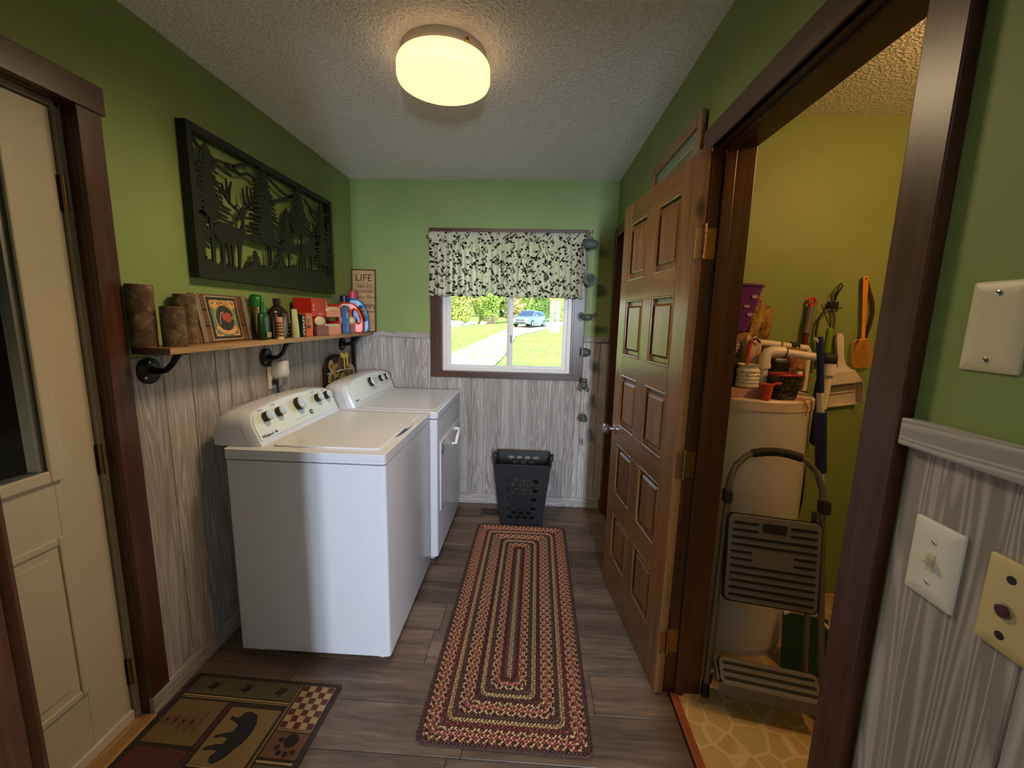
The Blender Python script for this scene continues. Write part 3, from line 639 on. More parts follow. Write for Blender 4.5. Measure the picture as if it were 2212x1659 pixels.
# ================================================================== LAUNDRY BASKET
def basket():
    t = thing('laundry_basket', 'black plastic laundry hamper with round holes under the window', 'basket', (-.04, 2.895, .0118), R(-1))
    bt, tp, hgt = (.148, .118), (.196, .158), .455    # half sizes bottom/top (x, y)
    def half(z): k = z/hgt; return bt[0]+(tp[0]-bt[0])*k, bt[1]+(tp[1]-bt[1])*k
    PL = M('hamper_plastic', srgb(28, 29, 32), .55, var=.1)
    wl_ = MB()
    def pt(side, u, z):
        hx, hy = half(z)
        return {0: (u*hx, -hy, z), 1: (hx, u*hy, z), 2: (-u*hx, hy, z), 3: (-hx, -u*hy, z)}[side]
    dz = .035
    # every side: frame cells round elliptical holes
    def cell(side, u0, u1, za, zb, hole=True):
        uc, zc = (u0+u1)/2, (za+zb)/2; n = 16; out, inn = [], []
        for i in range(n):
            a = 2*math.pi*i/n; c, s = math.cos(a), math.sin(a); k = 1/max(abs(c), abs(s))
            out.append(pt(side, uc+c*k*(u1-u0)/2, zc+s*k*(zb-za)/2)); inn.append(pt(side, uc+c*(u1-u0)*.42, zc+s*(zb-za)*.43))
        wl_.add(out+inn, [(i, (i+1) % n, n+(i+1) % n, n+i) for i in range(n)])
    def panel(side, u0, u1, za, zb): wl_.add([pt(side, u0, za), pt(side, u1, za), pt(side, u1, zb), pt(side, u0, zb)], [(0, 1, 2, 3)])
    for side in range(4):
        lim = .66; z0 = .105 if side == 2 else .04; nh = 4 if side % 2 == 0 else 3; cw = 2*lim/nh
        panel(side, -1, 1, 0, z0); zt = z0+dz*9
        for r_ in range(9):
            za, zb = z0+dz*r_, z0+dz*(r_+1); off = 0 if r_ % 2 == 0 else cw/2; k = nh if r_ % 2 == 0 else nh-1
            panel(side, -1, -lim+off, za, zb); panel(side, lim-off, 1, za, zb)
            for j in range(k): cell(side, -lim+off+j*cw, -lim+off+(j+1)*cw, za, zb)
        if side % 2 == 0: panel(side, -1, 1, zt, hgt)
        else:
            panel(side, -1, 1, zt, hgt-.008); panel(side, -1, -.45, hgt-.008, hgt); panel(side, .45, 1, hgt-.008, hgt)
    wl_.build('body', PL, t, None, solid=.0035)
    MB().box(-bt[0], bt[0], -bt[1], bt[1], 0, .004).build('bottom', PL, t)
    hx, hy = half(hgt); ring = [(a, b, hgt) for a, b in rrect(-hx-.004, hx+.004, -hy-.004, hy+.004, .03, 5)]
    MB().tube(ring, .005, 8, True).build('rim', PL, t, 60)
    for s in (-1, 1):
        MB().tube([(s*(hx+.004), -.062, hgt-.012), (s*(hx+.012), -.058, hgt+.012), (s*(hx+.018), -.03, hgt+.026), (s*(hx+.019), 0, hgt+.029), (s*(hx+.018), .03, hgt+.026), (s*(hx+.012), .058, hgt+.012), (s*(hx+.004), .062, hgt-.012)], .006, 8).build('handle', PL, t, 60)
basket()
v = thing('floor_register', 'brown metal floor register with slots beside the hamper', 'vent', (-.27, 2.965, 0), 0)
RG = M('register_brown', srgb(66, 56, 50), .5, .4)
MB().box(-.085, .085, -.055, .055, 0, .0006).build('pan', RG, v)
MB().box(-.085, -.069, -.055, .055, .0006, .006).box(.069, .085, -.055, .055, .0006, .006).box(-.069, .069, -.055, -.046, .0006, .006).box(-.069, .069, .046, .055, .0006, .006).box(-.069, .069, -.004, .004, .0006, .006).build('plate', RG, v)
for j in range(11):
    for q in (-.025, .025): MB().box(-.0655+j*.0125, -.0655+j*.0125+.005, q-.021, q+.021, .0006, .0056).build('louvre', RG, v)

# ================================================================== CEILING LIGHT
cl_ = thing('ceiling_light', 'round frosted glass ceiling light glowing warm', 'light', (-.363, 1.71, ZC))
MB().lathe([(.156, 0), (.158, -.004), (.158, -.034), (.150, -.038), (.02, -.038)], seg=48).build('base_pan', M('base_pan_cream', srgb(206, 190, 160), .4), cl_, 40)
k = NT('lit_frosted_glass'); k.p.inputs['Emission Color'].default_value = (1.0, .62, .28, 1); k.p.inputs['Emission Strength'].default_value = 1.1
LITG = k.done((.8, .76, .68, 1), .3)
MB().lathe([(.150, -.037), (.170, -.041), (.174, -.050), (.174, -.090), (.170, -.100), (.158, -.106), (.10, -.108), (.0005, -.108)], seg=56).build('glass_shade', LITG, cl_, 50)
for a in (70, 190, 310): MB().lathe([(.004, 0), (.004, .010), (.007, .011), (.007, .016), (.001, .017)], (0, 0, 0), 10, 'x').build('thumb_screw', BRASS, cl_, 40).matrix_local = Matrix.Rotation(R(a), 4, 'Z') @ Matrix.Translation((.156, 0, -.028))
for i in range(6):   # the fixture's own light, spread round the bottom of the shade
    a = R(60*i+20); l_ = lamp('ceiling_light_bulb', 'SPOT', (.11*math.cos(a), .11*math.sin(a), -.112), 6.4, (1.0, .76, .45), shadow_soft_size=0.0, spot_size=R(178), spot_blend=1.0); l_.parent = cl_

# ================================================================== LEFT WALL: METAL ELK ART
def elk_art():
    t = thing('elk_wall_art', 'black cut-metal wall art of elk among pines hung above the shelf', 'wall art', (XL, 1.615, 1.6))
    W_, H_ = 1.135, .577; MT = M('black_powder_coat', srgb(34, 32, 28), .5, .3, var=.1)
    fn = lambda a, b, d: (d, a, b)
    x0, x1 = .034, .040
    fw = .027
    for a, b, c, d in ((0, fw, 0, H_), (W_-fw, W_, 0, H_), (fw, W_-fw, H_-fw, H_), (fw, W_-fw, 0, .03)): MB().box(.002, .042, a, b, c, d).build('frame_bar', MT, t, bevel=.001, seg=1)
    ground = [(0.007, 0.051), (0.025, 0.061), (0.044, 0.077), (0.06, 0.068), (0.078, 0.071), (0.095, 0.059), (0.121, 0.067), (0.146, 0.064), (0.186, 0.059), (0.227, 0.059), (0.263, 0.058), (0.296, 0.079), (0.334, 0.076), (0.384, 0.088), (0.418, 0.086), (0.47, 0.082), (0.537, 0.1), (0.606, 0.1), (0.672, 0.122), (0.715, 0.112), (0.808, 0.117), (0.87, 0.114), (0.951, 0.129), (1.004, 0.115), (1.076, 0.101), (1.122, 0.113)]
    g = random.Random(5); gl = []
    for (a, b), (c, d) in zip(ground, ground[1:]):
        n = max(2, int((c-a)/.008))
        for i in range(n): gl.append((a+(c-a)*i/n, b+(d-b)*i/n+(g.uniform(.004, .016) if i % 2 else -g.uniform(0, .004))))
    MB().prism([(.007, .012), (1.122, .012), (1.122, .113)]+gl[::-1], fn, x0-.0008, x1-.0008).build('ground_cutout', MT, t)
    elk = [(0.096, 0.192), (0.101, 0.211), (0.118, 0.228), (0.141, 0.24), (0.17, 0.241), (0.2, 0.238), (0.237, 0.235), (0.261, 0.232), (0.273, 0.259), (0.274, 0.283), (0.251, 0.266), (0.234, 0.267), (0.242, 0.278), (0.265, 0.295), (0.252, 0.306), (0.286, 0.321), (0.315, 0.319), (0.299, 0.303), (0.291, 0.287), (0.287, 0.238), (0.293, 0.224), (0.276, 0.182), (0.261, 0.156), (0.243, 0.055), (0.233, 0.055), (0.237, 0.147), (0.234, 0.168), (0.211, 0.161), (0.201, 0.055), (0.194, 0.055), (0.196, 0.159), (0.187, 0.16), (0.183, 0.055), (0.174, 0.055), (0.169, 0.136), (0.164, 0.163), (0.152, 0.154), (0.143, 0.06), (0.135, 0.06), (0.136, 0.144), (0.123, 0.164), (0.109, 0.175)]
    e1 = MB().prism(elk[::-1], fn, x0+.0011, x1+.0011).build('elk', MT, t)
    m = MB()
    for p_ in ([(0.263, 0.309), (0.236, 0.316), (0.204, 0.331), (0.18, 0.351), (0.173, 0.376), (0.166, 0.401)], [(0.183, 0.348), (0.197, 0.388), (0.194, 0.427)], [(0.204, 0.331), (0.209, 0.378), (0.226, 0.424)], [(0.174, 0.359), (0.15, 0.37)], [(0.236, 0.316), (0.248, 0.333)],
               [(0.289, 0.317), (0.325, 0.338), (0.356, 0.376), (0.362, 0.397), (0.346, 0.426)], [(0.329, 0.342), (0.298, 0.365), (0.297, 0.417)], [(0.342, 0.357), (0.323, 0.391), (0.325, 0.435)], [(0.278, 0.317), (0.287, 0.334)]):
        m.prism(stroke(p_, [.011]+[.009]*(len(p_)-2)+[.003]), fn, x0+.0016, x1+.0016)
    m.build('antlers', MT, e1)
    elk2 = [(0.764, 0.259), (0.837, 0.281), (0.87, 0.299), (0.885, 0.327), (0.904, 0.325), (0.898, 0.292), (0.902, 0.241), (0.92, 0.221), (0.886, 0.206), (0.861, 0.118), (0.849, 0.116), (0.854, 0.202), (0.799, 0.2), (0.8, 0.115), (0.785, 0.115), (0.778, 0.191), (0.756, 0.182), (0.729, 0.115), (0.718, 0.115), (0.746, 0.198)]
    e2 = MB().prism(elk2[::-1], fn, x0+.0011, x1+.0011).build('elk', MT, t); m = MB()
    for p_ in ([(0.872, 0.325), (0.844, 0.351), (0.86, 0.385)], [(0.885, 0.327), (0.908, 0.364), (0.892, 0.392)], [(0.855, 0.34), (0.826, 0.353)], [(.9, .352), (.925, .375)]): m.prism(stroke(p_, [.008, .007, .003][:len(p_)]), fn, x0+.0016, x1+.0016)
    m.build('antlers', MT, e2)
    for p_ in ([(0.275, 0.228), (0.304, 0.222), (0.35, 0.218), (0.432, 0.218), (0.58, 0.233), (0.684, 0.242), (0.80, .262), (.80, .236), (0.682, 0.212), (0.578, 0.205), (0.43, 0.192), (0.348, 0.195), (0.279, 0.195)], [(0.02, 0.186), (0.1, 0.204), (0.105, 0.176), (0.02, 0.150)]):
        MB().prism(p_[::-1], fn, x0-.0014, x1-.0014).build('ridge', MT, t)
    for p_, w_ in (([(0.022, 0.535), (0.056, 0.505), (0.077, 0.497), (0.104, 0.487), (0.133, 0.48), (0.189, 0.487), (0.249, 0.494), (0.309, 0.52), (0.378, 0.537)], .013), ([(0.125, 0.475), (0.161, 0.464), (0.192, 0.457), (0.231, 0.45)], .009), ([(0.195, 0.485), (0.24, 0.473), (0.289, 0.471), (0.342, 0.493), (0.40, 0.485)], .013), ([(0.242, 0.495), (0.282, 0.473)], .01),
                   ([(0.484, 0.528), (0.534, 0.507), (0.598, 0.489), (0.657, 0.48), (.72, .50)], .013), ([(0.50, 0.41), (0.594, 0.449), (0.70, 0.49)], .015), ([(0.819, 0.51), (0.869, 0.48), (0.931, 0.464), (1.025, 0.473), (1.115, .50)], .013), ([(.87, .478), (.90, .44), (.95, .42)], .01)):
        MB().prism(stroke(p_, w_), fn, x0-.002, x1-.002).build('mountain_line', MT, t)
    g = random.Random(9)
    def conifer(ua, va, ub, vb, hw, n, trunk=0, tw=.012):
        """stack of drooping branch tiers, each a simple outline, joined in one mesh"""
        m = MB(); n = int(n*1.7); lim = lambda u_: min(max(u_, .012), W_-.012); dv = (va-vb)/n
        for i in range(n):
            k = (i+1)/n; wd = hw*(.2+.85*k)*g.uniform(.75, 1.12); uc = ua+(ub-ua)*k; vt = va-dv*i+dv*1.3 if i else va; v0 = va-dv*(i+1)
            wl_, wr_ = wd*g.uniform(.8, 1.15), wd*g.uniform(.8, 1.15)
            pts = [(uc, vt), (lim(uc+wr_*.45), v0+dv*.55), (lim(uc+wr_), v0-dv*.1), (lim(uc+wr_*.93), v0-dv*.45), (lim(uc+wr_*.5), v0-dv*.15), (uc, v0-dv*.3), (lim(uc-wl_*.5), v0-dv*.15), (lim(uc-wl_*.93), v0-dv*.45), (lim(uc-wl_), v0-dv*.1), (lim(uc-wl_*.45), v0+dv*.55)]
            m.prism(pts[::-1], fn, x0+.0002*(i % 3), x1+.0002*(i % 3))
        m.prism([(ub-tw/2, trunk), (ub+tw/2, trunk), (ub+tw*.3, va-dv), (ub-tw*.3, va-dv)], fn, x0-.0003, x1-.0003)
        return m.build('pine', MT, t)
    conifer(.094, .525, .09, .25, .12, 9, .06, .018); conifer(.445, .56, .455, .205, .15, 11, .06); conifer(.628, .41, .632, .19, .1, 8, .08); conifer(.749, .56, .765, .31, .12, 9, .10)
    conifer(1.0, .54, 1.0, .175, .12, 12, .10); conifer(.354, .155, .354, .07, .055, 6, .04); conifer(.552, .195, .551, .08, .06, 7, .04); conifer(1.08, .45, 1.085, .2, .05, 9, .1); conifer(.035, .40, .03, .13, .045, 7, .05)
    for u_ in (.955, 1.03, 1.06, .475): MB().prism([(u_-.005, .1), (u_+.005, .1), (u_+.004, .26), (u_-.004, .26)], fn, x0-.0004, x1-.0004).build('trunk', MT, t)
elk_art()

# ================================================================== SHELF
sh = thing('wall_shelf', 'pine plank wall shelf on black pipe-flange brackets', 'shelf', (XL, 0, 0))
MB().box(.0155, .152, 1.325, 3.118, SH-.022, SH).build('board', SHELFW, sh, bevel=.0015)
MB().box(.02, .1525, 1.322, 1.325, SH-.0225, SH+.0003).build('shaded_end', TRIMX, sh)  # shade on the shelf's near end, painted as a dark brown strip
for yb_, zd in ((1.385, 1.256), (2.035, 1.243), (2.885, 1.262)):
    b_ = MB().lathe([(.046, .0085), (.046, .016), (.040, .021), (.012, .025), (.001, .0255)], (0, yb_, zd), 26, 'x').build('bracket', IRON, sh, 40)
    MB().tube([(.02, yb_, zd+.006), (.045, yb_, zd-.002), (.075, yb_, zd+.004), (.10, yb_, zd+.026), (.118, yb_, SH-.034), (.122, yb_, SH-.026)], [.013, .012, .010, .010, .011, .013], 10).build('bracket_arm', IRON, b_, 60)
    MB().box(.03, .15, yb_-.014, yb_+.014, SH-.0265, SH-.0222).build('bracket_plate', IRON, b_, bevel=.001)
    for a in (100, 220, 340): MB().lathe([(.0052, .018), (.0052, .0225), (.001, .0245)], (0, yb_+.033*math.cos(R(a)), zd+.033*math.sin(R(a))), 10, 'x').build('screw', CHROME, b_, 40)
XS = XL+.08     # middle of the shelf
# ---- birch log candle holders
k = NT('birch_bark'); v_ = k.coords((1, 1, .9)); f1 = k.noise(v_, 26, 5, .65, .4); f2 = k.noise(k.coords((1, 1, 4)), 40, 4, .6)
c_ = k.ramp(f1, [(.3, srgb(58, 42, 27)), (.48, srgb(88, 66, 42)), (.62, srgb(122, 102, 72)), (.78, srgb(168, 152, 122))]); c_ = k.mix(k.ramp(f2, [(.62, (0, 0, 0)), (.7, (1, 1, 1))]), c_, srgb(48, 34, 24)); k.bump(f1, .5, .006); BARK = k.done(c_, .8)
def log(label, y, x, r, h):
    t = thing('log_candle_holder', label, 'log', (x, y, SH), 0, 'bark log candle holders on the shelf'); g = random.Random(int(h*1000)); n = 26
    ph = [g.uniform(-1, 1) for _ in range(6)]
    rad = lambda a: r*(1+.025*math.sin(2*a+ph[0])+.02*math.sin(3*a+ph[1])+.012*math.sin(7*a+ph[2]))
    rings = [[(rad(2*math.pi*i/n)*math.cos(2*math.pi*i/n)*(1+.02*math.sin(z*60+i)), rad(2*math.pi*i/n)*math.sin(2*math.pi*i/n)*(1+.02*math.sin(z*50+i*1.3)), z) for i in range(n)] for z in [h*q/8 for q in range(9)]]
    MB().loft(rings).build('bark', BARK, t, 50)
    MB().lathe([(r*.9, h-.001), (r*.9, h+.001), (r*.5, h+.0012), (r*.5, h-.012), (.001, h-.012)], (0, 0, 0), 22).build('cut_top', wood('log_end_grain', [srgb(120, 84, 50), srgb(150, 110, 70), srgb(170, 130, 90)], 'z', 20, 1, .7), t, 40)
log('tall bark log candle holder next to the entry door casing', 1.352, -1.316, .036, .208)
log('shortest bark log candle holder between two taller logs', 1.404, -1.255, .035, .138)
log('medium bark log candle holder beside the apples crate sign', 1.527, -1.312, .034, .186)
# ---- apples crate sign, leaning on the wall
sg = thing('crate_sign', 'slatted wooden crate sign with a printed apples label leaning on the wall', 'sign', (XL+.062, 1.722, SH+.001), rot=(0, R(-9), 0))
CR = wood('crate_board', [srgb(70, 40, 26), srgb(98, 60, 40), srgb(120, 80, 54)], 'y', 24, .06, .6, .1, tone=.12); CB = wood('crate_batten', [srgb(96, 88, 70), srgb(124, 114, 92), srgb(150, 138, 112)], 'z', 24, .06, .7, .1, tone=.05)
for j in range(3): MB().box(-.006, .004, -.162, .162, .0655*j+.001, .0655*j+.0635).build('slat', CR, sg, bevel=.001, seg=1)
for q in (-.135, .13): MB().box(.004, .010, q-.012, q+.012, 0, .195).build('batten', CB, sg, bevel=.001, seg=1)
fs = lambda a, b, d: (d, a, b)
def flat(name, pts, col, z0, z1, par, mm=None): return MB().prism(pts, fs, z0, z1).build(name, mm or M('print_'+name, srgb(*col), .7), par)
lb = flat('label', [(-.09, .008), (.085, .008), (.085, .188), (-.09, .188)], (206, 190, 140), .0042, .0048, sg)
flat('label_ground', [(-.087, .011), (.082, .011), (.082, .185), (-.087, .185)], (46, 40, 30), .0048, .0051, sg)
flat('label_blue', [(-.072, .022), (.068, .022), (.068, .172), (-.072, .172)], (104, 120, 112), .0051, .0054, sg)
flat('label_scroll', stroke([(-.07, .165), (-.03, .17), (-.02, .163)], .008)[::1], (214, 150, 84), .0054, .0057, sg)
for p_ in ([(.02, .163), (.035, .17), (.066, .166)], [(-.07, .05), (-.066, .026), (-.03, .026)], [(.03, .026), (.064, .026), (.066, .05)], [(-.068, .14), (-.07, .165)], [(.066, .14), (.066, .166)]): flat('label_scroll', stroke(p_, .008), (214, 150, 84), .0054, .0057, sg)
flat('label_disc', [(-.002+.062*math.cos(R(a)), .097+.066*math.sin(R(a))) for a in range(0, 360, 15)], (140, 136, 84), .0054, .0058, sg)
flat('label_disc_dark', [(-.002+.05*math.cos(R(a)), .097+.053*math.sin(R(a))) for a in range(0, 360, 15)], (44, 46, 38), .0058, .0061, sg)
flat('banner', stroke([(-.06, .142), (-.03, .158), (0, .162), (.03, .157), (.056, .140)], .02), (222, 160, 92), .0061, .0064, sg)
flat('banner_low', stroke([(-.058, .062), (-.03, .042), (0, .036), (.03, .04), (.055, .058)], .016), (222, 160, 92), .0061, .0064, sg)
text_mesh('label_lettering', 'APPLES', .022, INK, sg, None, None, align='CENTER', ext=.0002, mtx=Matrix(((0, 0, 1, .0067), (1, 0, 0, -.002), (0, 1, 0, .151), (0, 0, 0, 1))))
flat('apple', [(.0, .083), (.012, .076), (.028, .082), (.036, .1), (.028, .118), (.012, .122), (.0, .117), (-.012, .122), (-.02, .11), (-.016, .092)], (168, 70, 50), .0061, .0065, sg)
flat('apple_stem', stroke([(-.036, .07), (-.03, .1), (-.022, .118), (-.006, .124)], .005), (150, 150, 110), .0061, .0065, sg)
flat('apple_leaf', [(.03, .1), (.046, .108), (.05, .096), (.04, .088)], (110, 130, 80), .0061, .0064, sg)
# ---- bottles, boxes (all stand on the shelf)
GRN = M('green_plastic', srgb(24, 108, 44), .3); DGR = M('dark_green_label', srgb(14, 62, 30), .35); GOLD = M('gold_can', srgb(150, 132, 84), .28, .8)
b = thing('green_squeeze_bottle', 'flat green squeeze bottle with nozzle cap beside the crate sign', 'bottle', (XS+.03, 1.885, SH), R(12))
def ell(z, a, b_, n=20, dx=0): return [(dx+a*math.cos(2*math.pi*i/n), b_*math.sin(2*math.pi*i/n), z) for i in range(n)]
MB().loft([ell(0, .018, .036), ell(.004, .020, .04), ell(.06, .021, .043), ell(.105, .02, .045), ell(.12, .016, .036), ell(.126, .011, .02)]).build('body', DGR, b, 50)
MB().loft([ell(.126, .013, .021), ell(.155, .012, .018), ell(.157, .009, .012), ell(.186, .007, .009), ell(.19, .004, .005)]).build('nozzle_cap', GRN, b, 40)
MB().loft([[(.0212, -.028, .012), (.0212, .022, .012), (.0212, .022, .036), (.0212, -.028, .036)], [(.0222, -.028, .012), (.0222, .022, .012), (.0222, .022, .036), (.0222, -.028, .036)]]).build('label', M('label_cream', srgb(150, 140, 104), .6), b)
b = thing('green_capped_spray_can', 'gold aerosol can with domed green cap behind the green bottle', 'spray can', (XS-.035, 1.935, SH))
MB().lathe([(.029, 0), (.031, .003), (.031, .155), (.028, .16)], seg=24).build('can', GOLD, b, 40); MB().lathe([(.0325, .152), (.0325, .158), (.030, .185), (.024, .204), (.012, .209), (.001, .21)], seg=24).build('cap', GRN, b, 50)
b = thing('small_orange_can', 'small orange patterned tube with pale foot next to the dark bottle', 'can', (XS+.045, 1.98, SH))
MB().lathe([(.017, 0), (.017, .008)], seg=20).build('base', WPLAS, b, 40)
k = NT('orange_pattern'); wv = k.n('ShaderNodeTexWave', bands_direction='Z'); wv.inputs['Scale'].default_value = 22; wv.inputs['Distortion'].default_value = 6; k.l(k.coords(), wv.inputs['Vector']); ORP = k.done(k.ramp(wv.outputs['Fac'], [(.3, srgb(70, 44, 34)), (.6, srgb(198, 140, 84))]), .5)
MB().lathe([(.016, .008), (.016, .085)], seg=20).build('tube', ORP, b, 40); MB().lathe([(.0162, .085), (.0155, .105), (.001, .106)], seg=20).build('cap', M('peach_cap', srgb(206, 150, 116), .5), b, 40)
b = thing('brown_peroxide_bottle', 'large dark brown bottle with black cap and paper label', 'bottle', (XS-.012, 2.062, SH))
MB().loft([ell(0, .036, .06), ell(.004, .04, .066), ell(.125, .04, .066), ell(.136, .036, .06), ell(.158, .02, .026), ell(.162, .015, .016), ell(.17, .015, .016)]).build('body', M('brown_plastic', srgb(36, 22, 14), .25), b, 40)
MB().lathe([(.018, .168), (.018, .194), (.016, .196), (.001, .196)], seg=20).build('cap', BLACK, b, 40)
lbx = MB().prism([(-.052, .022), (.014, .022), (.014, .12), (-.052, .12)], lambda a, q, d: (.040*math.sqrt(max(0, 1-(a/.066)**2))+d, a, q), .0002, .001).build('label', M('label_taupe', srgb(130, 112, 98), .6), b)
MB().prism([(-.049, .07), (.011, .07), (.011, .105), (-.049, .105)], lambda a, q, d: (.040*math.sqrt(max(0, 1-(a/.066)**2))+d, a, q), .001, .0014).build('label_red_band', M('label_red', srgb(158, 58, 40), .6), lbx)
m = MB()
for j in range(6): m.box(.0375, .0385, .022, .036, .02+j*.02, .0212+j*.02)
m.build('graduation_marks', WPLAS, b)
b = thing('lotion_tube', 'pale green squeeze tube standing on its cap', 'tube', (XS+.042, 2.12, SH))
def sq(z, a, b_): return ell(z, a, b_, 20)
MB().lathe([(.019, 0), (.02, .003), (.02, .014), (.001, .015)], seg=22).build('cap', M('tube_cap_green', srgb(190, 200, 160), .4), b, 40)
MB().loft([sq(.0145, .019, .019), sq(.05, .018, .021), sq(.10, .012, .023), sq(.138, .003, .025), sq(.146, .0015, .025)]).build('tube', M('tube_pale_green', srgb(186, 196, 140), .4), b, 50)
b = thing('black_striped_packet', 'narrow black packet with white slashes', 'packet', (XS+.03, 2.17, SH))
MB().box(-.03, .03, -.012, .012, 0, .12).build('packet', BLACK, b, bevel=.002)
m = MB()
for j in range(6): m.obox((.0305, .001, .018+j*.017), (.0008, .016, .005), (R(35 if j % 2 else -25), 0, 0))
m.build('slashes', WPLAS, b)
ORG = M('orange_carton', srgb(214, 92, 30), .5); NAVY = M('navy_print', srgb(44, 42, 66), .5)
b = thing('orange_carton', 'small orange carton with navy panel', 'box', (XS+.015, 2.226, SH))
MB().box(-.035, .045, -.03, .03, 0, .128).build('carton', ORG, b, bevel=.001)
MB().box(.0452, .0458, -.026, .012, .045, .062).build('navy_panel', NAVY, b); MB().box(.0452, .0458, -.026, .012, .07, .115).build('pale_panel', M('panel_taupe', srgb(176, 156, 140), .5), b); MB().box(.0458, .0462, -.016, .0, .075, .098).build('emblem', NAVY, b)
MB().box(.0452, .0460, .027, .03, 0, .128).build('edge', M('edge_cream', srgb(232, 200, 170), .5), b)
REDB = M('red_carton', srgb(196, 40, 28), .45); PNK = M('carton_inside_pink', srgb(238, 158, 138), .55); SHT = M('white_sheets', srgb(222, 206, 186), .8)
def open_carton(name, label, y, z, x, w, h, dpt, fr, rz=0):
    """dryer-sheet carton lying on its back, front cut away"""
    t = thing(name, label, 'box', (x, y, z), rz, 'red dryer sheet cartons'); c = w*fr
    MB().box(-dpt/2, dpt/2, -w/2, -w/2+c, 0, h).build('carton', REDB, t, bevel=.0015)
    MB().box(-dpt/2, -dpt/2+.002, -w/2+c, w/2, 0, h*.95).box(-dpt/2, dpt/2, -w/2+c, w/2, 0, .002).build('tray', REDB, t)
    MB().prism([(-w/2+c, 0), (w/2, 0), (w/2, h*.75), (w/2-.03, h*.42), (-w/2+c+.02, h*.46), (-w/2+c, h*.98)], lambda a, b_, d: (dpt/2+d, a, b_), -.0015, .0004).build('front_flap', PNK, t)
    MB().box(-dpt/2, dpt/2, w/2-.0015, w/2, 0, h*.75).build('end_flap', REDB, t)
    MB().box(-dpt/2+.006, dpt/2-.006, -w/2+c+.004, w/2-.008, .003, h*.6).build('sheets', SHT, t, bevel=.003)
    m = MB().box(dpt/2+.0002, dpt/2+.0008, -w/2+.014, -w/2+.032, h*.36, h*.42).build('print_mark', WPLAS, t)
    m = MB().prism(stroke(arc(-w/2+.023, h*.6, .007, 0, 330, 12), .003), fs, dpt/2+.0002, dpt/2+.0008).build('print_mark', WPLAS, t)
    MB().prism(stroke([(-w/2+.075, h*.12), (-w/2+.085, h*.17), (-w/2+.1, h*.13), (-w/2+.13, h*.15)], .003), fs, dpt/2+.0002, dpt/2+.0008).build('print_mark', WPLAS, t)
    MB().box(dpt/2+.0005, dpt/2+.001, -w/2+c-.012, -w/2+c+.03, h*.34, h*.46).build('print_band', M('band_cream', srgb(240, 220, 200), .6), t)
open_carton('dryer_sheet_carton', 'red dryer sheet carton standing on the shelf under another carton', 2.455, SH, XS-.005, .36, .108, .1, .42)
open_carton('dryer_sheet_carton', 'red dryer sheet carton lying on top of the other carton', 2.455, SH+.1085, XS-.005, .37, .102, .105, .48, R(2))
PLD = NT('red_plaid'); br = PLD.n('ShaderNodeTexBrick'); br.inputs['Scale'].default_value = 28; br.inputs['Color1'].default_value = srgb(128, 24, 28); br.inputs['Color2'].default_value = srgb(92, 20, 24); br.inputs['Mortar'].default_value = srgb(176, 108, 96); br.inputs['Mortar Size'].default_value = .03; br.offset = 0
cxyz = PLD.n('ShaderNodeMapping'); cxyz.inputs['Rotation'].default_value = (0, R(90), R(90)); PLD.l(PLD.coords(rnd=False), cxyz.inputs['Vector']); PLD.l(cxyz.outputs[0], br.inputs['Vector']); PLD = PLD.done(br.outputs['Color'], .4)
b = thing('plaid_tin', 'small red plaid tin in front of the red carton', 'tin', (XS+.061, 2.355, SH))
MB().box(-.0095, .0095, -.07, .07, 0, .056).build('tin', PLD, b, bevel=.003); 
b = thing('wool_dryer_ball', 'cream wool dryer ball resting on the plaid tin', 'dryer ball', (XS+.0625, 2.335, SH+.0562))
MB().sphere((0, 0, .0275), (.0095, .056, .0275), 20, 10).build('ball', M('cream_wool', srgb(226, 206, 176), .9, bump=.3), b, 60)
b = thing('blue_carton', 'tall narrow blue carton next to the orange detergent jug', 'box', (XS+.052, 2.69, SH))
MB().box(-.016, .016, -.018, .018, 0, .168).build('carton', M('blue_carton', srgb(64, 112, 170), .45), b, bevel=.002); MB().box(.0162, .0168, -.015, .004, .1, .135).build('print_panel', M('pale_blue_print', srgb(150, 190, 216), .5), b)
MB().box(-.012, .012, -.012, .012, .168, .182).build('green_tab', GRN, b, bevel=.002); MB().box(.0162, .0168, -.016, .012, .01, .08).build('print_panel', M('lilac_print', srgb(120, 130, 190), .5), b)
# clear cup with a pale dryer ball
CLR = bpy.data.materials.new('clear_plastic'); CLR.use_nodes = True; _p = CLR.node_tree.nodes['Principled BSDF']; _p.inputs['Transmission Weight'].default_value = .95; _p.inputs['Roughness'].default_value = .06; _p.inputs['IOR'].default_value = 1.3; _p.inputs['Base Color'].default_value = (.95, .93, .95, 1)
b = thing('clear_measuring_cup', 'clear plastic measuring cup in front of the orange jug', 'cup', (XS+.05, 2.772, SH))
MB().lathe([(.002, 0), (.022, 0), (.0245, .06), (.0225, .06), (.0205, .003), (.002, .003)], seg=24).build('cup', CLR, b, 40)
b = thing('pale_dryer_ball', 'pale mottled round dryer ball resting in the clear cup', 'dryer ball', (XS+.05, 2.772, SH+.0555))
MB().sphere((0, 0, .0285), (.030, .030, .0285), 20, 12).build('ball', M('speckled_wool', srgb(208, 190, 160), .9, var=.3, scale=40, bump=.3), b, 60)
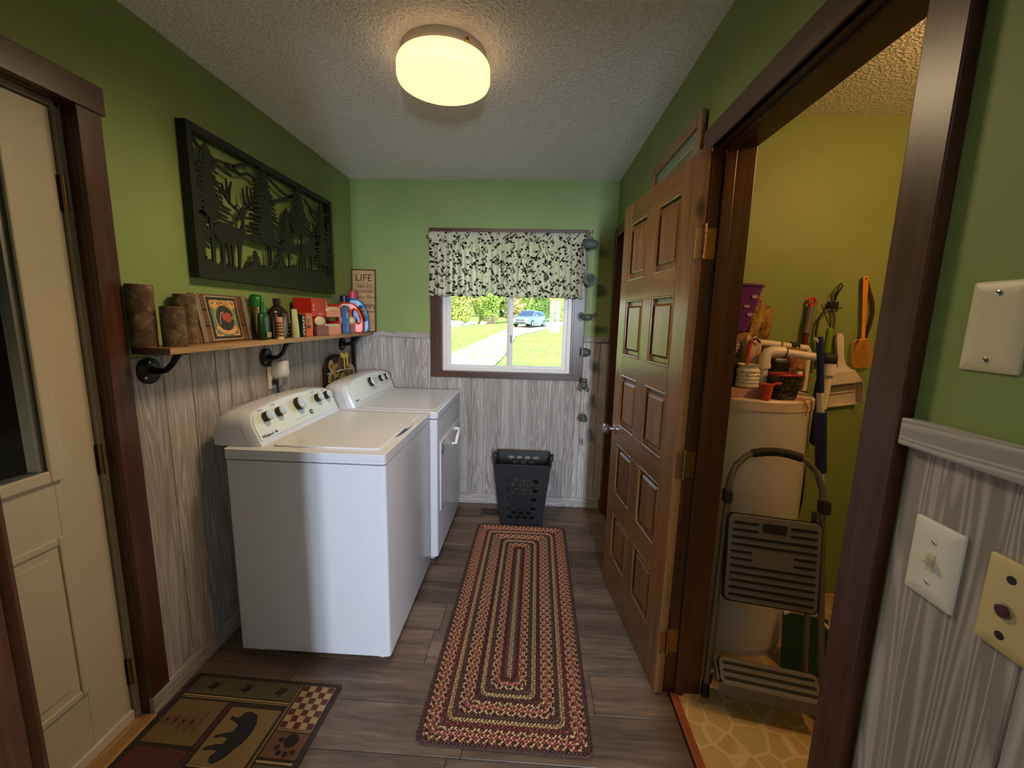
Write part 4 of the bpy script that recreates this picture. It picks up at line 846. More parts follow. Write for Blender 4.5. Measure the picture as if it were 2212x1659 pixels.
def jug(name, label, y, x, W_, H_, body, cap, handle_hole, rz):
    t = thing(name, label, 'jug', (x, y, SH), rz)
    # outline (y, z): grip loop on the far side, a real hole
    n = 20; hz = H_*.8
    outer = [(-W_/2+.01, 0), (W_/2-.012, 0), (W_/2, .02), (W_/2, hz*.36), (W_/2-.004, hz*.52), (W_/2-.02, hz*.72), (W_/2-.04, hz*.9), (W_/2-.065, hz), (-W_/2+.02, hz), (-W_/2+.004, hz*.9), (-W_/2-.002, hz*.7), (-W_/2, .02)]
    cy, cz, ry, rz_ = W_*.20, hz*.56, W_*.135, hz*.235
    hole = [(cy+ry*math.cos(R(a))+.012*math.sin(R(a))*-1, cz+rz_*math.sin(R(a))) for a in range(0, 360, 30)]
    bm = bmesh.new()
    def loop(ps):
        vs2 = [bm.verts.new((0, a, b_)) for a, b_ in ps]
        return [bm.edges.new((vs2[i], vs2[(i+1) % len(vs2)])) for i in range(len(vs2))]
    ed = loop(outer)+loop(hole); bmesh.ops.triangle_fill(bm, edges=ed, use_beauty=True)
    g = bmesh.ops.extrude_face_region(bm, geom=bm.faces[:]); 
    for v in [q for q in g['geom'] if isinstance(q, bmesh.types.BMVert)]: v.co.x += .07
    for v in bm.verts: v.co.x -= .035
    bmesh.ops.recalc_face_normals(bm, faces=bm.faces); me = bpy.data.meshes.new('body'); bm.to_mesh(me); bm.free(); me.materials.append(body)
    me.polygons.foreach_set('use_smooth', [True]*len(me.polygons)); me.set_sharp_from_angle(angle=R(50))
    o = bpy.data.objects.new('body', me); C.objects.link(o); o.parent = t; md = o.modifiers.new('bevel', 'BEVEL'); md.width = .010; md.segments = 3; md.limit_method = 'ANGLE'; md.angle_limit = R(50)
    c0 = (-W_/2+.045, 0)
    MB().lathe([(.024, hz), (.022, hz+.01), (.022, H_*.86)], (0, c0[0], 0), 20).build('neck', body, t, 40)
    MB().lathe([(.029, H_*.83), (.029, H_*.99), (.026, H_), (.001, H_)], (0, c0[0], 0), 24).build('cap', cap, t, 40)
    return t
TIDE = M('orange_jug_plastic', srgb(222, 66, 26), .3); NVC = M('navy_cap', srgb(26, 34, 66), .3)
j_ = jug('detergent_jug', 'orange detergent jug with navy cap and round emblem', 2.862, XS+.012, .165, .252, TIDE, NVC, True, R(-68))
MB().prism([(-.035+.04*math.cos(R(a)), .105+.04*math.sin(R(a))) for a in range(0, 360, 15)], fs, .0352, .0360).build('emblem_ring', M('emblem_yellow', srgb(236, 168, 60), .4), j_)
MB().prism([(-.035+.031*math.cos(R(a)), .105+.031*math.sin(R(a))) for a in range(0, 360, 15)], fs, .0360, .0364).build('emblem_disc', NVC, j_)
text_mesh('emblem_lettering', 'Tide', .03, WPLAS, j_, None, None, align='CENTER', ext=.0002, shear=.2, mtx=Matrix(((0, 0, 1, .0367), (1, 0, 0, -.035), (0, 1, 0, .096), (0, 0, 0, 1))))
jug('softener_jug', 'blue fabric softener jug with pink cap before the wooden sign', 2.985, XS+.012, .15, .29, M('blue_jug_plastic', srgb(62, 118, 184), .3), M('pink_cap', srgb(206, 64, 96), .4), True, R(-72))
# ---- wooden LIFE sign leaning in the corner
ls = thing('life_sign', 'tall framed wooden sign with LIFE script leaning in the corner on the shelf', 'sign', (-1.262, 3.072, SH+.001), rot=(R(-6), 0, R(8)))
# the fixed colours below are paint, not shading
TANB = wood('tan_sign_board', [srgb(150, 112, 68), srgb(178, 138, 88), srgb(196, 158, 106)], 'x', 14, .3, .6, .03, tone=.02)
MB().box(-.082, .082, 0, .012, 0, .455).build('board', TANB, ls, bevel=.001)
for a, b_, c, d_ in ((-.088, -.080, 0, .46), (.080, .088, 0, .46), (-.088, .088, .452, .46), (-.088, .088, 0, .006)): MB().box(a, b_, -.003, .016, c, d_).build('frame_bar', TRIMZ, ls)
MB().box(-.08, .08, -.0008, .0, .145, .152).build('painted_line', M('brown_paint', srgb(96, 62, 36), .7), ls)
SCR = M('script_ink', srgb(58, 40, 26), .7)
for body, z, s_, shr, xo in (('LIFE', .375, .072, 0, 0), ("has it's", .325, .042, .35, .004), ('moments...', .288, .036, .35, .004), ('make them', .245, .038, .35, .006), ('HAPPY', .165, .056, 0, .012)):
    text_mesh('lettering', body, s_, SCR, ls, (xo, -.0008, z), (R(90), 0, 0), shear=shr, align='CENTER', ext=.0003, sx=.95 if body != 'LIFE' else 1)

# ---- outlet with plug-in freshener and washer cord
ou = thing('wall_outlet', 'white duplex outlet plate under the shelf behind the washer', 'outlet', (XL+.0075, 2.075, 1.135))
MB().box(0, .005, -.036, .036, -.058, .058).build('plate', WPLAS, ou, bevel=.003)
for q in (-.022, .022): MB().lathe([(.016, .005), (.016, .0062), (.001, .0064)], (0, 0, q), 18, 'x').build('socket', IVORY, ou, 40)
pf = thing('plug_in_freshener', 'white plug-in air freshener with clear glass bulb on the outlet', 'air freshener', (XL+.0138, 2.10, 1.172))
MB().loft([[(x_, a, b_) for a, b_ in rrect(-w_, w_, -.045+o_, .05, .014, 4)] for x_, w_, o_ in ((.0, .032, .01), (.03, .036, .0), (.05, .033, .008), (.058, .026, .02))]).build('housing', WPLAS, pf, 45, bevel=.002)
MB().lathe([(.016, -.038), (.026, -.048), (.027, -.064), (.02, -.078), (.001, -.082)], (.034, 0, 0), 20).build('glass_bulb', CLR, pf, 50)
cp = thing('appliance_cord', 'black appliance plug and cord dropping behind the washer', 'cord', (XL+.0138, 2.075, 1.113))
MB().box(0, .028, -.013, .013, -.014, .012).build('plug', BLACK, cp, bevel=.004)
MB().tube([(.018, 0, -.01), (.024, .001, -.05), (.022, .012, -.12), (.022, .018, -.22), (.022, .01, -.34), (.022, 0, -.6), (.022, 0, -.9)], .0045, 8).build('cable', BLACK, cp, 60)
# ---- clothespin bag with sunflowers hanging from the last bracket
def bag():
    t = thing('clothespin_bag', 'dark sunflower-print clothespin bag hanging under the shelf in the corner', 'bag', (XL+.022, 2.775, .86))
    NVY = M('bag_dark_cloth', srgb(40, 30, 44), .9, var=.3, scale=60, bump=.3)
    W_, H_ = .20, .335; g = random.Random(2)
    def bulge(a, b_): return .018+.024*max(0, 1-(a/W_)**2)*max(0, math.sin(math.pi*min(1, max(0, b_/H_))))**.6
    nx, nz = 14, 12; top = lambda u: H_-.055*abs(u)**2.2-.01*math.sin(u*4)
    for nm, sx in (('body', 1),):
        rings = []
        v = []; f = []
        for side in (0, 1):
            for i in range(nz+1):
                for j in range(nx+1):
                    u = -1+2*j/nx; z = top(u)*i/nz; a = u*W_*(1-.05*(i/nz))
                    x = (bulge(a, z)*(1-abs(u)**6) if side else 0)
                    v.append((x, a, z))
        N = (nz+1)*(nx+1)
        for side in (0, 1):
            for i in range(nz):
                for j in range(nx):
                    q = side*N+i*(nx+1)+j; f.append((q, q+1, q+nx+2, q+nx+1))
        m = MB(); m.add(v, f); m.build(nm, NVY, t, 170, solid=.002)
    YEL = [M('petal_%d' % i, srgb(*c), .8) for i, c in enumerate(((178, 138, 68), (192, 166, 112), (158, 110, 62), (118, 72, 56)))]; CEN = M('flower_centre', srgb(88, 84, 40), .9)
    def flower(a, z, r, mi):
        fn = lambda p_, q, d: (bulge(a, z)+.0035+d, p_, q); m = MB(); n = 13
        for i in range(n):
            an = 2*math.pi*i/n; c, s = math.cos(an), math.sin(an); tx, ty = -s, c; w_ = r*.2
            m.prism([(a+c*r*.35-tx*w_*.6, z+s*r*.35-ty*w_*.6), (a+c*r*.7-tx*w_, z+s*r*.7-ty*w_), (a+c*r, z+s*r), (a+c*r*.7+tx*w_, z+s*r*.7+ty*w_), (a+c*r*.35+tx*w_*.6, z+s*r*.35+ty*w_*.6)], fn, -.002, .0012)
        fl = m.build('sunflower', YEL[mi], t)
        MB().prism([(a+r*.4*math.cos(R(q)), z+r*.4*math.sin(R(q))) for q in range(0, 360, 24)], fn, .0012, .0022).build('flower_centre', CEN, fl)
    for q in ((-.02, .15, .058, 0), (.14, .19, .06, 1), (-.14, .19, .055, 1), (-.12, .075, .05, 3), (.06, .24, .045, 2), (-.145, .275, .032, 1), (-.04, .265, .04, 3), (.05, .06, .05, 0), (.15, .08, .045, 3), (.0, .305, .03, 2), (-.08, .12, .05, 2), (.09, .13, .055, 0), (.1, .285, .035, 3), (-.09, .235, .045, 0), (.0, .03, .05, 1), (-.17, .12, .04, 2), (.03, .2, .04, 3)): flower(q[0], q[1], q[2]*1.18, q[3])
    MB().tube([(bulge(a, .225)+.004, a, .222+.012*math.sin((a+W_)*9)) for a in [(-W_*.94)+i*W_*1.88/12 for i in range(13)]], .0035, 6).build('white_piping', WPLAS, t, 60)
    RB = M('yellow_ribbon', srgb(206, 176, 70), .6)
    rb = MB()
    for p_ in ([(0, .325), (-.03, .345), (-.055, .34), (-.04, .325), (0, .325)], [(0, .325), (.03, .34), (.055, .33), (.035, .318), (0, .325)], [(0, .325), (.0, .29), (-.008, .25), (.004, .235)], [(.004, .325), (.04, .31), (.045, .27), (.04, .25)]):
        for i in range(len(p_)-1):
            a0, z0 = p_[i]; a1, z1 = p_[i+1]; d = Vector((a1-a0, z1-z0)).normalized(); n_ = Vector((-d.y, d.x))*.009
            rb.prism([(a0-n_.x, z0-n_.y), (a1-n_.x, z1-n_.y), (a1+n_.x, z1+n_.y), (a0+n_.x, z0+n_.y)], fs, .05+.002*i, .052+.002*i)
    rb.build('ribbon_bow', RB, t)
    MB().tube([(.02, 0, .325), (.03, .03, .36), (.03, .08, .385), (.025, .105, .40)], .002, 6).build('hanging_loop', TRIMZ, t, 60)
bag()
MB_ = MB().box(XL+.01, XL+.03, 3.035, 3.062, .4, SH-.0275); tag(MB_.build('shelf_leg', IRON), 'flat black metal upright under the shelf end in the corner', 'bracket')

# ================================================================== VALANCE, CHIME, PICTURE
k = NT('leaf_print_cotton'); v_ = k.coords((1, .0, 1), rnd=False)
def print_layer(scale, rot, asp, loc, thr, keep):
    """flat printed blobs: stretched voronoi cells, only some kept"""
    mp = k.n('ShaderNodeMapping'); mp.vector_type = 'TEXTURE'; mp.inputs['Rotation'].default_value = (0, R(rot), 0); mp.inputs['Scale'].default_value = (asp, 1, 1); mp.inputs['Location'].default_value = (loc, 0, loc*.7); k.l(v_, mp.inputs['Vector'])
    vo = k.n('ShaderNodeTexVoronoi'); vo.inputs['Scale'].default_value = scale; vo.inputs['Randomness'].default_value = .85; k.l(mp.outputs[0], vo.inputs['Vector'])
    a = k.ramp(vo.outputs['Distance'], [(thr, (1, 1, 1)), (thr+.05, (0, 0, 0))]); se = k.n('ShaderNodeSeparateColor'); k.l(vo.outputs['Color'], se.inputs[0])
    return k.mix(1, a, k.ramp(se.outputs[0], [(1-keep, (0, 0, 0)), (1-keep+.02, (1, 1, 1))]), 'MULTIPLY')
leaf = print_layer(48, 35, 1.5, .31, .34, .5); leaf = k.mix(1, leaf, print_layer(48, -25, 1.5, 2.1, .34, .35), 'LIGHTEN')
sprig = print_layer(64, -50, 4.5, 1.3, .3, .6); sprig = k.mix(1, sprig, print_layer(64, 65, 4.5, 3.3, .3, .6), 'LIGHTEN')
cl = k.mix(sprig, srgb(240, 236, 220), srgb(112, 118, 88)); cl = k.mix(leaf, cl, srgb(74, 54, 44)); k.done(cl, .9, spec=.1)
tr = k.n('ShaderNodeBsdfTranslucent'); k.l(cl, tr.inputs[0]); ms = k.n('ShaderNodeMixShader'); ms.inputs[0].default_value = .6; k.l(k.p.outputs[0], ms.inputs[1]); k.l(tr.outputs[0], ms.inputs[2]); k.l(ms.outputs[0], k.t.nodes['Material Output'].inputs[0]); PRINT = k.mat
va = thing('window_valance', 'gathered cream valance with brown and green leaf print over the window', 'curtain', (-.205, 3.066, 2.066))
def valance():
    n, rows_ = 300, 18; hw, H_ = .562, .448; g = random.Random(4); ph = [g.uniform(0, 6.28) for _ in range(8)]
    v, f = [], []
    for i in range(rows_+1):
        t = i/rows_
        for j in range(n+1):
            u = j/n; x = -hw+2*hw*u
            fold = .5*math.sin(u*2*math.pi*29+1.9*math.sin(u*9+ph[0]))+.3*math.sin(u*2*math.pi*53+ph[1])+.35*math.sin(u*2*math.pi*13+ph[2])
            ruff = math.sin(u*2*math.pi*62+ph[3])
            amp = .008+.027*min(1, t*2.2)
            y = -.006+amp*fold*(1 if t > .1 else .6)+(.006*ruff if t < .12 else .0014*ruff)-(.01 if .08 < t < .14 else 0)*0
            if t < .08: y -= .006*(1-t/.08)
            notch = math.exp(-((u-.405)/.022)**2)*.036+math.exp(-((u-.45)/.03)**2)*.004
            z = -H_*t+(notch*max(0, (t-.6)/.4))+(.004*math.sin(u*2*math.pi*23+ph[4])*t)+(.004*ruff if t == 0 else 0)
            v.append((x+.003*math.sin(u*80+t*3)*t, y, z))
    for i in range(rows_):
        for j in range(n): a = i*(n+1)+j; f.append((a, a+1, a+n+2, a+n+1))
    m = MB(); m.add(v, f); m.build('cloth', PRINT, va, 170, solid=.0012)
    MB().tube([(-hw-.012, .012, -.03), (hw+.012, .012, -.03)], .006, 10).build('rod', WPLAS, va, 40)
    for s in (-1, 1): MB().box(s*(hw+.01)-.006, s*(hw+.01)+.006, .006, .05, -.04, -.02).build('rod_bracket', TRIMZ, va)
valance()

def chime():
    t = thing('wind_chime', 'grey-green pottery wind chime of sea shapes on a string beside the window', 'wind chime', (.392, 2.998, 0))
    CER = M('sage_ceramic', srgb(72, 80, 68), .6, var=.15, scale=60, bump=.2); ST = M('hemp_string', srgb(120, 112, 92), .9)
    MB().tube([(0, .110, 2.075), (0, .02, 2.082), (0, -.004, 2.07), (0, 0, 2.055)], .002, 6).build('hook', IRON, t, 60)
    MB().tube([(0, 0, 2.055), (-.004, 0, 1.745), (-.002, 0, 1.49), (-.004, 0, 1.25), (-.006, 0, 1.0), (0, 0, .77), (.002, 0, .60)], .0014, 5).build('string', ST, t)
    # frog-headed fish on top
    fi = MB().sphere((-.012, -.004, 1.985), (.058, .024, .034), 16, 9).build('fish', CER, t, 60)
    MB().prism([(.03, 1.985), (.065, 2.01), (.058, 1.98), (.066, 1.955)], lambda a, b, d: (a-.01, d, b), -.008, .002).build('tail_fin', CER, fi); MB().prism([(-.03, 2.012), (-.01, 2.04), (.015, 2.03), (.022, 2.008)], lambda a, b, d: (a-.01, d, b), -.007, .001).build('top_fin', CER, fi)
    MB().prism([(-.04, 1.965), (-.066, 1.95), (-.05, 1.98)], lambda a, b, d: (a-.01, d, b), -.01, .0).build('side_fin', CER, fi)
    # scallop shell
    m = MB(); n = 9
    out = [(0, 1.695)]+[(.047*math.sin(R(a))*(1+.03*(i % 2)), 1.742+.045*math.cos(R(a))*(1+.05*(i % 2))) for i, a in enumerate(range(125, -126, -14))]
    m.prism(out, lambda a, b, d: (a-.002, d, b), -.012, .006).build('shell', CER, t, bevel=.004)
    m = MB()
    for a in range(-60, 61, 20): m.tube([(-.002, -.012, 1.702), (-.002+.04*math.sin(R(a)), -.014, 1.74+.038*math.cos(R(a)))], .0045, 6)
    m.build('shell_ribs', CER, t, 60)
    # crab
    cr = MB().sphere((-.003, -.006, 1.487), (.03, .02, .024), 14, 8).build('crab', CER, t, 60)
    for s in (-1, 1):
        for j, (a, b) in enumerate(((.062, .03), (.07, .012), (.066, -.008), (.054, -.026))): MB().tube([(s*.022, -.006, 1.49), (s*(a*.7), -.008, 1.497+b*.6), (s*a, -.006, 1.487+b)], [.006, .0055, .003], 6).build('crab_leg', CER, cr, 60)
    # tipped cup
    cu_ = MB().lathe([(.014, .03), (.026, .018), (.032, -.004), (.031, -.03), (.027, -.03), (.024, -.006), (.012, .02), (.001, .02)], (-.002, -.002, 1.238), 18, 'x').build('cup', CER, t, 50)
    MB().tube([(-.002+.026*math.cos(R(a))*0, -.026, 1.238) if False else (.004+.012*math.cos(R(a)), -.03+.002, 1.238+.016*math.sin(R(a))) for a in range(0, 360, 40)], .003, 6, True).build('cup_handle', CER, cu_, 60)
    MB().lathe([(.0265, -.0305), (.032, -.0318), (.0325, -.0305)], (-.002, -.002, 1.238), 18, 'x', cap=False).build('cup_rim', WPLAS, cu_, 60)
    # frog
    fr_ = MB().sphere((-.006, -.004, 1.0), (.026, .02, .034), 14, 9).sphere((-.006, -.01, 1.032), (.022, .018, .016), 12, 7).build('frog', CER, t, 60); m = MB()
    for s in (-1, 1): m.sphere((-.006+s*.013, -.014, 1.046), .007, 8, 6).tube([(-.006+s*.022, -.006, .985), (-.006+s*.034, -.012, .965), (-.006+s*.018, -.016, .958)], .008, 6)
    m.build('frog_limbs', CER, fr_, 60)
    # bell flower + clapper
    n = 20; rings = []
    for r, z in ((.003, .785), (.014, .782), (.024, .768), (.029, .75), (.033, .735)): rings.append([(r*math.cos(2*math.pi*i/n), r*math.sin(2*math.pi*i/n), z-(.006*math.cos(5*2*math.pi*i/n) if z < .74 else 0)) for i in range(n)])
    MB().loft(rings).build('bell_flower', CER, t, 50)
    MB().tube([(.002, 0, .60), (.0, 0, .575), (0, 0, .545)], [.003, .006, .003], 8).build('clapper', CER, t, 60)
chime()

pc = thing('framed_picture', 'gold-brown framed landscape picture high on the wall behind the open door', 'picture', (XR, 1.895, 1.985))
GF = wood('gilt_frame', [srgb(110, 74, 40), srgb(146, 104, 62), srgb(176, 134, 86)], 'y', 20, .1, .35, .05, tone=.05)
for nm, a, b, c, d in (('frame_bar', -.305, -.265, -.21, .215), ('frame_bar', .265, .305, -.21, .215), ('frame_bar', -.265, .265, .175, .215), ('frame_bar', -.265, .265, -.21, -.17)): MB().box(-.024, -.004, a, b, c, d).build(nm, GF, pc, bevel=.006, seg=3)
MB().box(-.010, -.004, -.27, .27, -.175, .18).build('mat_board', M('teal_mat_board', srgb(138, 156, 150), .5), pc)
k = NT('landscape_print'); f = k.noise(k.coords((1, 1, 2.5), rnd=False), 9, 4); k.done(k.ramp(f, [(.3, srgb(70, 84, 60)), (.5, srgb(136, 132, 92)), (.7, srgb(122, 142, 146))]), .5)
MB().box(-.0112, -.010, -.2, .2, -.11, .125).build('print', k.mat, pc)
for a, b, c, d in ((-.208, -.2, -.118, .133), (.2, .208, -.118, .133), (-.2, .2, .125, .133), (-.2, .2, -.118, -.11)): MB().box(-.0114, -.010, a, b, c, d).build('inner_line', M('cream_line', srgb(196, 180, 140), .5), pc)
MB().box(-.0125, -.0118, -.262, .262, -.168, .173).build('pane', GLASS, pc)

# ---- wall plates on the right wall
def plate(name, label, y, z, x, mat, w_=.07, h_=.115):
    t = thing(name, label, 'wall plate', (x, y, z)); MB().loft([[(xx, a, b) for a, b in rrect(-w_/2+i, w_/2-i, -h_/2+i, h_/2-i, .003, 3)] for xx, i in ((0, 0), (-.003, .0005), (-.006, .005), (-.0062, .02))]).build('plate', mat, t, 30); return t
def screw(t, y, z, mat=CHROME):
    s_ = MB().lathe([(.0036, -.006), (.0036, -.0072), (.002, -.0078), (.0005, -.008)], (0, y, z), 14, 'x').build('screw', mat, t, 40); MB().obox((-.008, y, z), (.0006, .0062, .0009), (R(35), 0, 0)).build('slot', BLACK, s_)
pz = plate('blank_wall_plate', 'blank beige wall plate with two screws on the green paint', .557, 1.472, XR, M('beige_plate', srgb(214, 200, 166), .4, var=.02)); screw(pz, 0, .042); screw(pz, 0, -.042)
pz = plate('light_switch', 'white toggle light switch plate on the whitewashed boards', .568, 1.142, XR-.0075, M('switch_plate_white', srgb(226, 220, 206), .4, var=.02)); screw(pz, 0, .03, WPLAS); screw(pz, 0, -.03, WPLAS)
MB().box(-.0072, -.006, -.0055, .0055, -.0125, .0125).build('switch_well', IVORY, pz); MB().obox((-.011, 0, .003), (.014, .0066, .009), (0, R(28), 0)).build('toggle', IVORY, pz, bevel=.001)
pz = plate('push_button_plate', 'ivory wall plate with a dark red push button below the blank plate', .468, 1.142, XR-.0075, M('aged_ivory_plate', srgb(206, 184, 128), .4, var=.02))
MB().lathe([(.0095, -.006), (.0095, -.0085), (.0082, -.009)], (0, .006, -.004), 20, 'x').build('button_ring', CHROME, pz, 40); MB().lathe([(.0078, -.0088), (.0074, -.0105), (.001, -.0112)], (0, .006, -.004), 20, 'x').build('push_button', M('maroon_button', srgb(74, 26, 34), .35), pz, 40)
for q in (.036, -.036): MB().lathe([(.005, -.006), (.005, -.0068), (.001, -.007)], (0, .006, q), 16, 'x').build('screw_hole', BLACK, pz, 40)

# ================================================================== UTILITY CLOSET
HC = (1.0, 1.925); HR, HH = .245, 1.165
wh = thing('water_heater', 'tall cream water heater cylinder in the closet', 'water heater', (HC[0], HC[1], 0))
MB().lathe([(HR-.01, 0), (HR-.01, .03), (HR, .035), (HR, HH-.045)], seg=56).build('tank', HEATER, wh, 40)
MB().lathe([(HR+.003, HH-.046), (HR+.003, HH-.008), (HR-.004, HH), (.001, HH)], seg=56).build('top_cap', M('heater_cap', srgb(212, 190, 164), .4), wh, 40)
PVC = M('white_pvc', srgb(224, 214, 204), .35, var=.02); RUB = M('black_rubber', srgb(22, 22, 22), .7)
pp = thing('pvc_drain_pipe', 'white plastic pipe with elbow and black coupling over the water heater', 'pipe', (0, 0, 0))
MB().tube([(.985, 1.80, HH+.001), (.985, 1.80, 1.315)], .017, 14).build('riser', PVC, pp, 40)
MB().tube([(.985, 1.80, 1.285), (.985, 1.80, 1.33), (.992, 1.80, 1.349), (1.012, 1.80, 1.356), (1.06, 1.80, 1.355)], .0225, 14).build('elbow', PVC, pp, 60)
MB().lathe([(.025, 0), (.025, .018)], (.985, 1.80, 1.285), 18).build('elbow_collar', PVC, pp, 40)
MB().tube([(1.05, 1.80, 1.354), (1.225, 1.795, 1.333)], .0165, 14).build('cross_pipe', PVC, pp, 40); MB().tube([(1.058, 1.80, 1.354), (1.063, 1.80, 1.353)], .0235, 16).build('ring', RUB, pp, 40)
MB().tube([(1.212, 1.795, 1.335), (1.262, 1.793, 1.329)], .025, 16).build('coupling', RUB, pp, 40)
MB().tube([(1.245, 1.793, 1.31), (1.243, 1.79, 1.262)], .026, 16).build('tee_collar', PVC, pp, 40)
MB().tube([(1.243, 1.79, 1.27), (1.238, 1.79, 1.12)], .018, 14).build('drop_pipe', PVC, pp, 40)
p2 = thing('back_pvc_pipe', 'second white plastic pipe with black clamp behind the first', 'pipe', (0, 0, 0))
MB().tube([(.985, 1.98, 1.388), (1.14, 1.98, 1.375)], .016, 12).tube([(1.15, 1.98, 1.374), (1.27, 1.985, 1.362)], .015, 12).build('pipe', PVC, p2, 40)
MB().tube([(.985, 1.98, 1.388), (1.0, 1.98, 1.387)], .020, 14).build('collar', PVC, p2, 40); MB().tube([(1.19, 1.982, 1.37), (1.225, 1.983, 1.367)], .021, 12).build('clamp', RUB, p2, 40); MB().tube([(1.265, 1.985, 1.362), (1.275, 1.985, 1.35), (1.275, 1.985, HH)], .015, 12).build('support', PVC, p2, 60)
# things on top of the tank
b = thing('flat_carton', 'flat dusty pink carton under the ribbed jar', 'box', (.893, 1.79, HH)); MB().box(-.07, .07, -.05, .05, 0, .036).build('carton', M('dusty_pink_card', srgb(176, 130, 116), .7), b, bevel=.002)
b = thing('ribbed_wax_warmer', 'ribbed white ceramic wax warmer with small holes', 'jar', (.915, 1.785, HH+.0362))
prof = [(.036, 0), (.044, .006)]
for j in range(4): prof += [(.045, .012+j*.015), (.041, .019+j*.015), (.045, .026+j*.015)]
prof += [(.043, .078), (.036, .084), (.041, .096), (.044, .1), (.040, .1), (.034, .086), (.02, .084), (.001, .084)]
MB().lathe(prof, seg=32).build('jar', M('white_glaze', srgb(222, 212, 192), .3), b, 50)
for i in range(12):
    a = 2*math.pi*i/12; MB().lathe([(.0032, .0455), (.0032, .0462)], (0, 0, .056+.012*(i % 2)), 8, 'x').build('hole', BLACK, b).matrix_local = Matrix.Rotation(a, 4, 'Z')
b = thing('clear_tub', 'clear tub full of dark scraps with a red rim', 'tub', (1.04, 1.735, HH), R(8))
k = NT('dark_scraps'); k.done(k.ramp(k.noise(k.coords(), 45, 5, .7, 1.5), [(.4, srgb(24, 20, 16)), (.58, srgb(70, 60, 46)), (.72, srgb(140, 126, 104))]), .25); SCR_ = k.mat
MB().loft([[(a, b_, z) for a, b_ in rrect(-w_, w_, -w_*.8, w_*.8, .012, 3)] for z, w_ in ((0, .036), (.004, .039), (.098, .05))]).build('tub', SCR_, b, 40); MB().tube([(a, b_, .102) for a, b_ in rrect(-.051, .051, -.042, .042, .014, 4)], .0055, 8, True).build('red_rim', M('red_plastic', srgb(160, 26, 30), .35), b, 60)
MB().prism(rrect(-.05, .05, -.041, .041, .012, 4), lambda a, b_, d: (a, b_, d), .1, .105).build('lid', M('red_lid', srgb(132, 24, 28), .4), b); MB().box(.024, .044, -.035, -.02, .105, .118).build('lid_tab', WPLAS, b, bevel=.002)
b = thing('orange_scoop', 'bright orange plastic scoop lying by the ribbed jar', 'scoop', (.952, 1.702, HH)); ORP_ = M('orange_plastic', srgb(214, 78, 36), .4)
MB().loft([[(r*math.cos(2*math.pi*i/14), r*math.sin(2*math.pi*i/14), z) for i in range(14)] for r, z in ((.017, 0), (.019, .02), (.024, .06), (.026, .066), (.024, .066))]).build('cup', ORP_, b, 40); MB().tube([(.022, 0, .06), (.034, -.006, .07), (.05, -.008, .068)], .006, 6).build('handle', ORP_, b, 60)
b = thing('black_canister', 'black tapered canister standing behind the clear tub', 'canister', (1.085, 1.885, HH)); MB().loft([[(a, b_, z) for a, b_ in rrect(-w_, w_, -w_, w_, .01, 3)] for z, w_ in ((0, .042), (.15, .036), (.158, .03))]).build('canister', BLACK, b, 40)
def lumpy(name, label, cat, loc, size, mat, seed, rot=0, part='bag'):
    t = thing(name, label, cat, loc, rot); g = random.Random(seed); bm = bmesh.new(); bmesh.ops.create_icosphere(bm, subdivisions=4, radius=1)
    from mathutils import noise
    for v in bm.verts:
        n = v.co.copy(); d = 1+.22*noise.noise(n*1.7+Vector((seed, 0, 0)))+.12*noise.noise(n*4+Vector((0, seed, 0)))
        sq_ = 1/max(abs(n.x), abs(n.y), abs(n.z))**.55
        v.co = Vector((n.x*size[0]*d*sq_, n.y*size[1]*d*sq_, max(-.98, n.z*d*sq_)*size[2]+size[2]*.98))
    me = bpy.data.meshes.new(part); bm.to_mesh(me); bm.free(); me.materials.append(mat); me.polygons.foreach_set('use_smooth', [True]*len(me.polygons))
    o = bpy.data.objects.new(part, me); C.objects.link(o); o.parent = t; return t
def plastic_bag(name, c0, c1, c2, sc=12):
    k = NT(name); v_ = k.coords(); f = k.noise(v_, sc, 5, .65, 1.2); k.bump(k.noise(v_, sc*3, 4, .6, 1.5), .7, .02); k.done(k.ramp(f, [(.35, srgb(*c0)), (.5, srgb(*c1)), (.68, srgb(*c2))]), .22); return k.mat
lumpy('yellow_plastic_bag', 'crinkled yellow plastic bag of dark bits behind the pipes', 'bag', (1.06, 2.055, HH), (.065, .045, .205), plastic_bag('yellow_crinkle', (60, 40, 18), (142, 104, 40), (188, 150, 74)), 3, R(10))
lumpy('amber_plastic_bag', 'amber crumpled plastic bag behind the pipe coupling', 'bag', (1.165, 1.90, HH), (.042, .042, .10), plastic_bag('amber_crinkle', (130, 70, 30), (188, 118, 66), (216, 160, 112), 20), 8)
b = thing('cardboard_box', 'brown cardboard box under the purple bucket', 'box', (.86, 1.985, HH)); MB().box(-.085, .10, -.085, .085, 0, .265).build('carton', M('cardboard', srgb(150, 112, 78), .8), b, bevel=.002); MB().box(-.085, .10, -.0855, -.085, .12, .15).build('tape', M('packing_tape', srgb(176, 140, 100), .3), b)
b = thing('purple_bucket', 'purple plastic bucket with bat cutouts on a cardboard box', 'bucket', (.885, 1.965, HH+.2652)); PUR = M('purple_plastic', srgb(96, 34, 122), .4)
MB().lathe([(.001, .004), (.085, .004), (.128, .195), (.136, .198), (.136, .206), (.130, .206), (.124, .198), (.081, .010), (.001, .010)], seg=40).build('pail', PUR, b, 50)
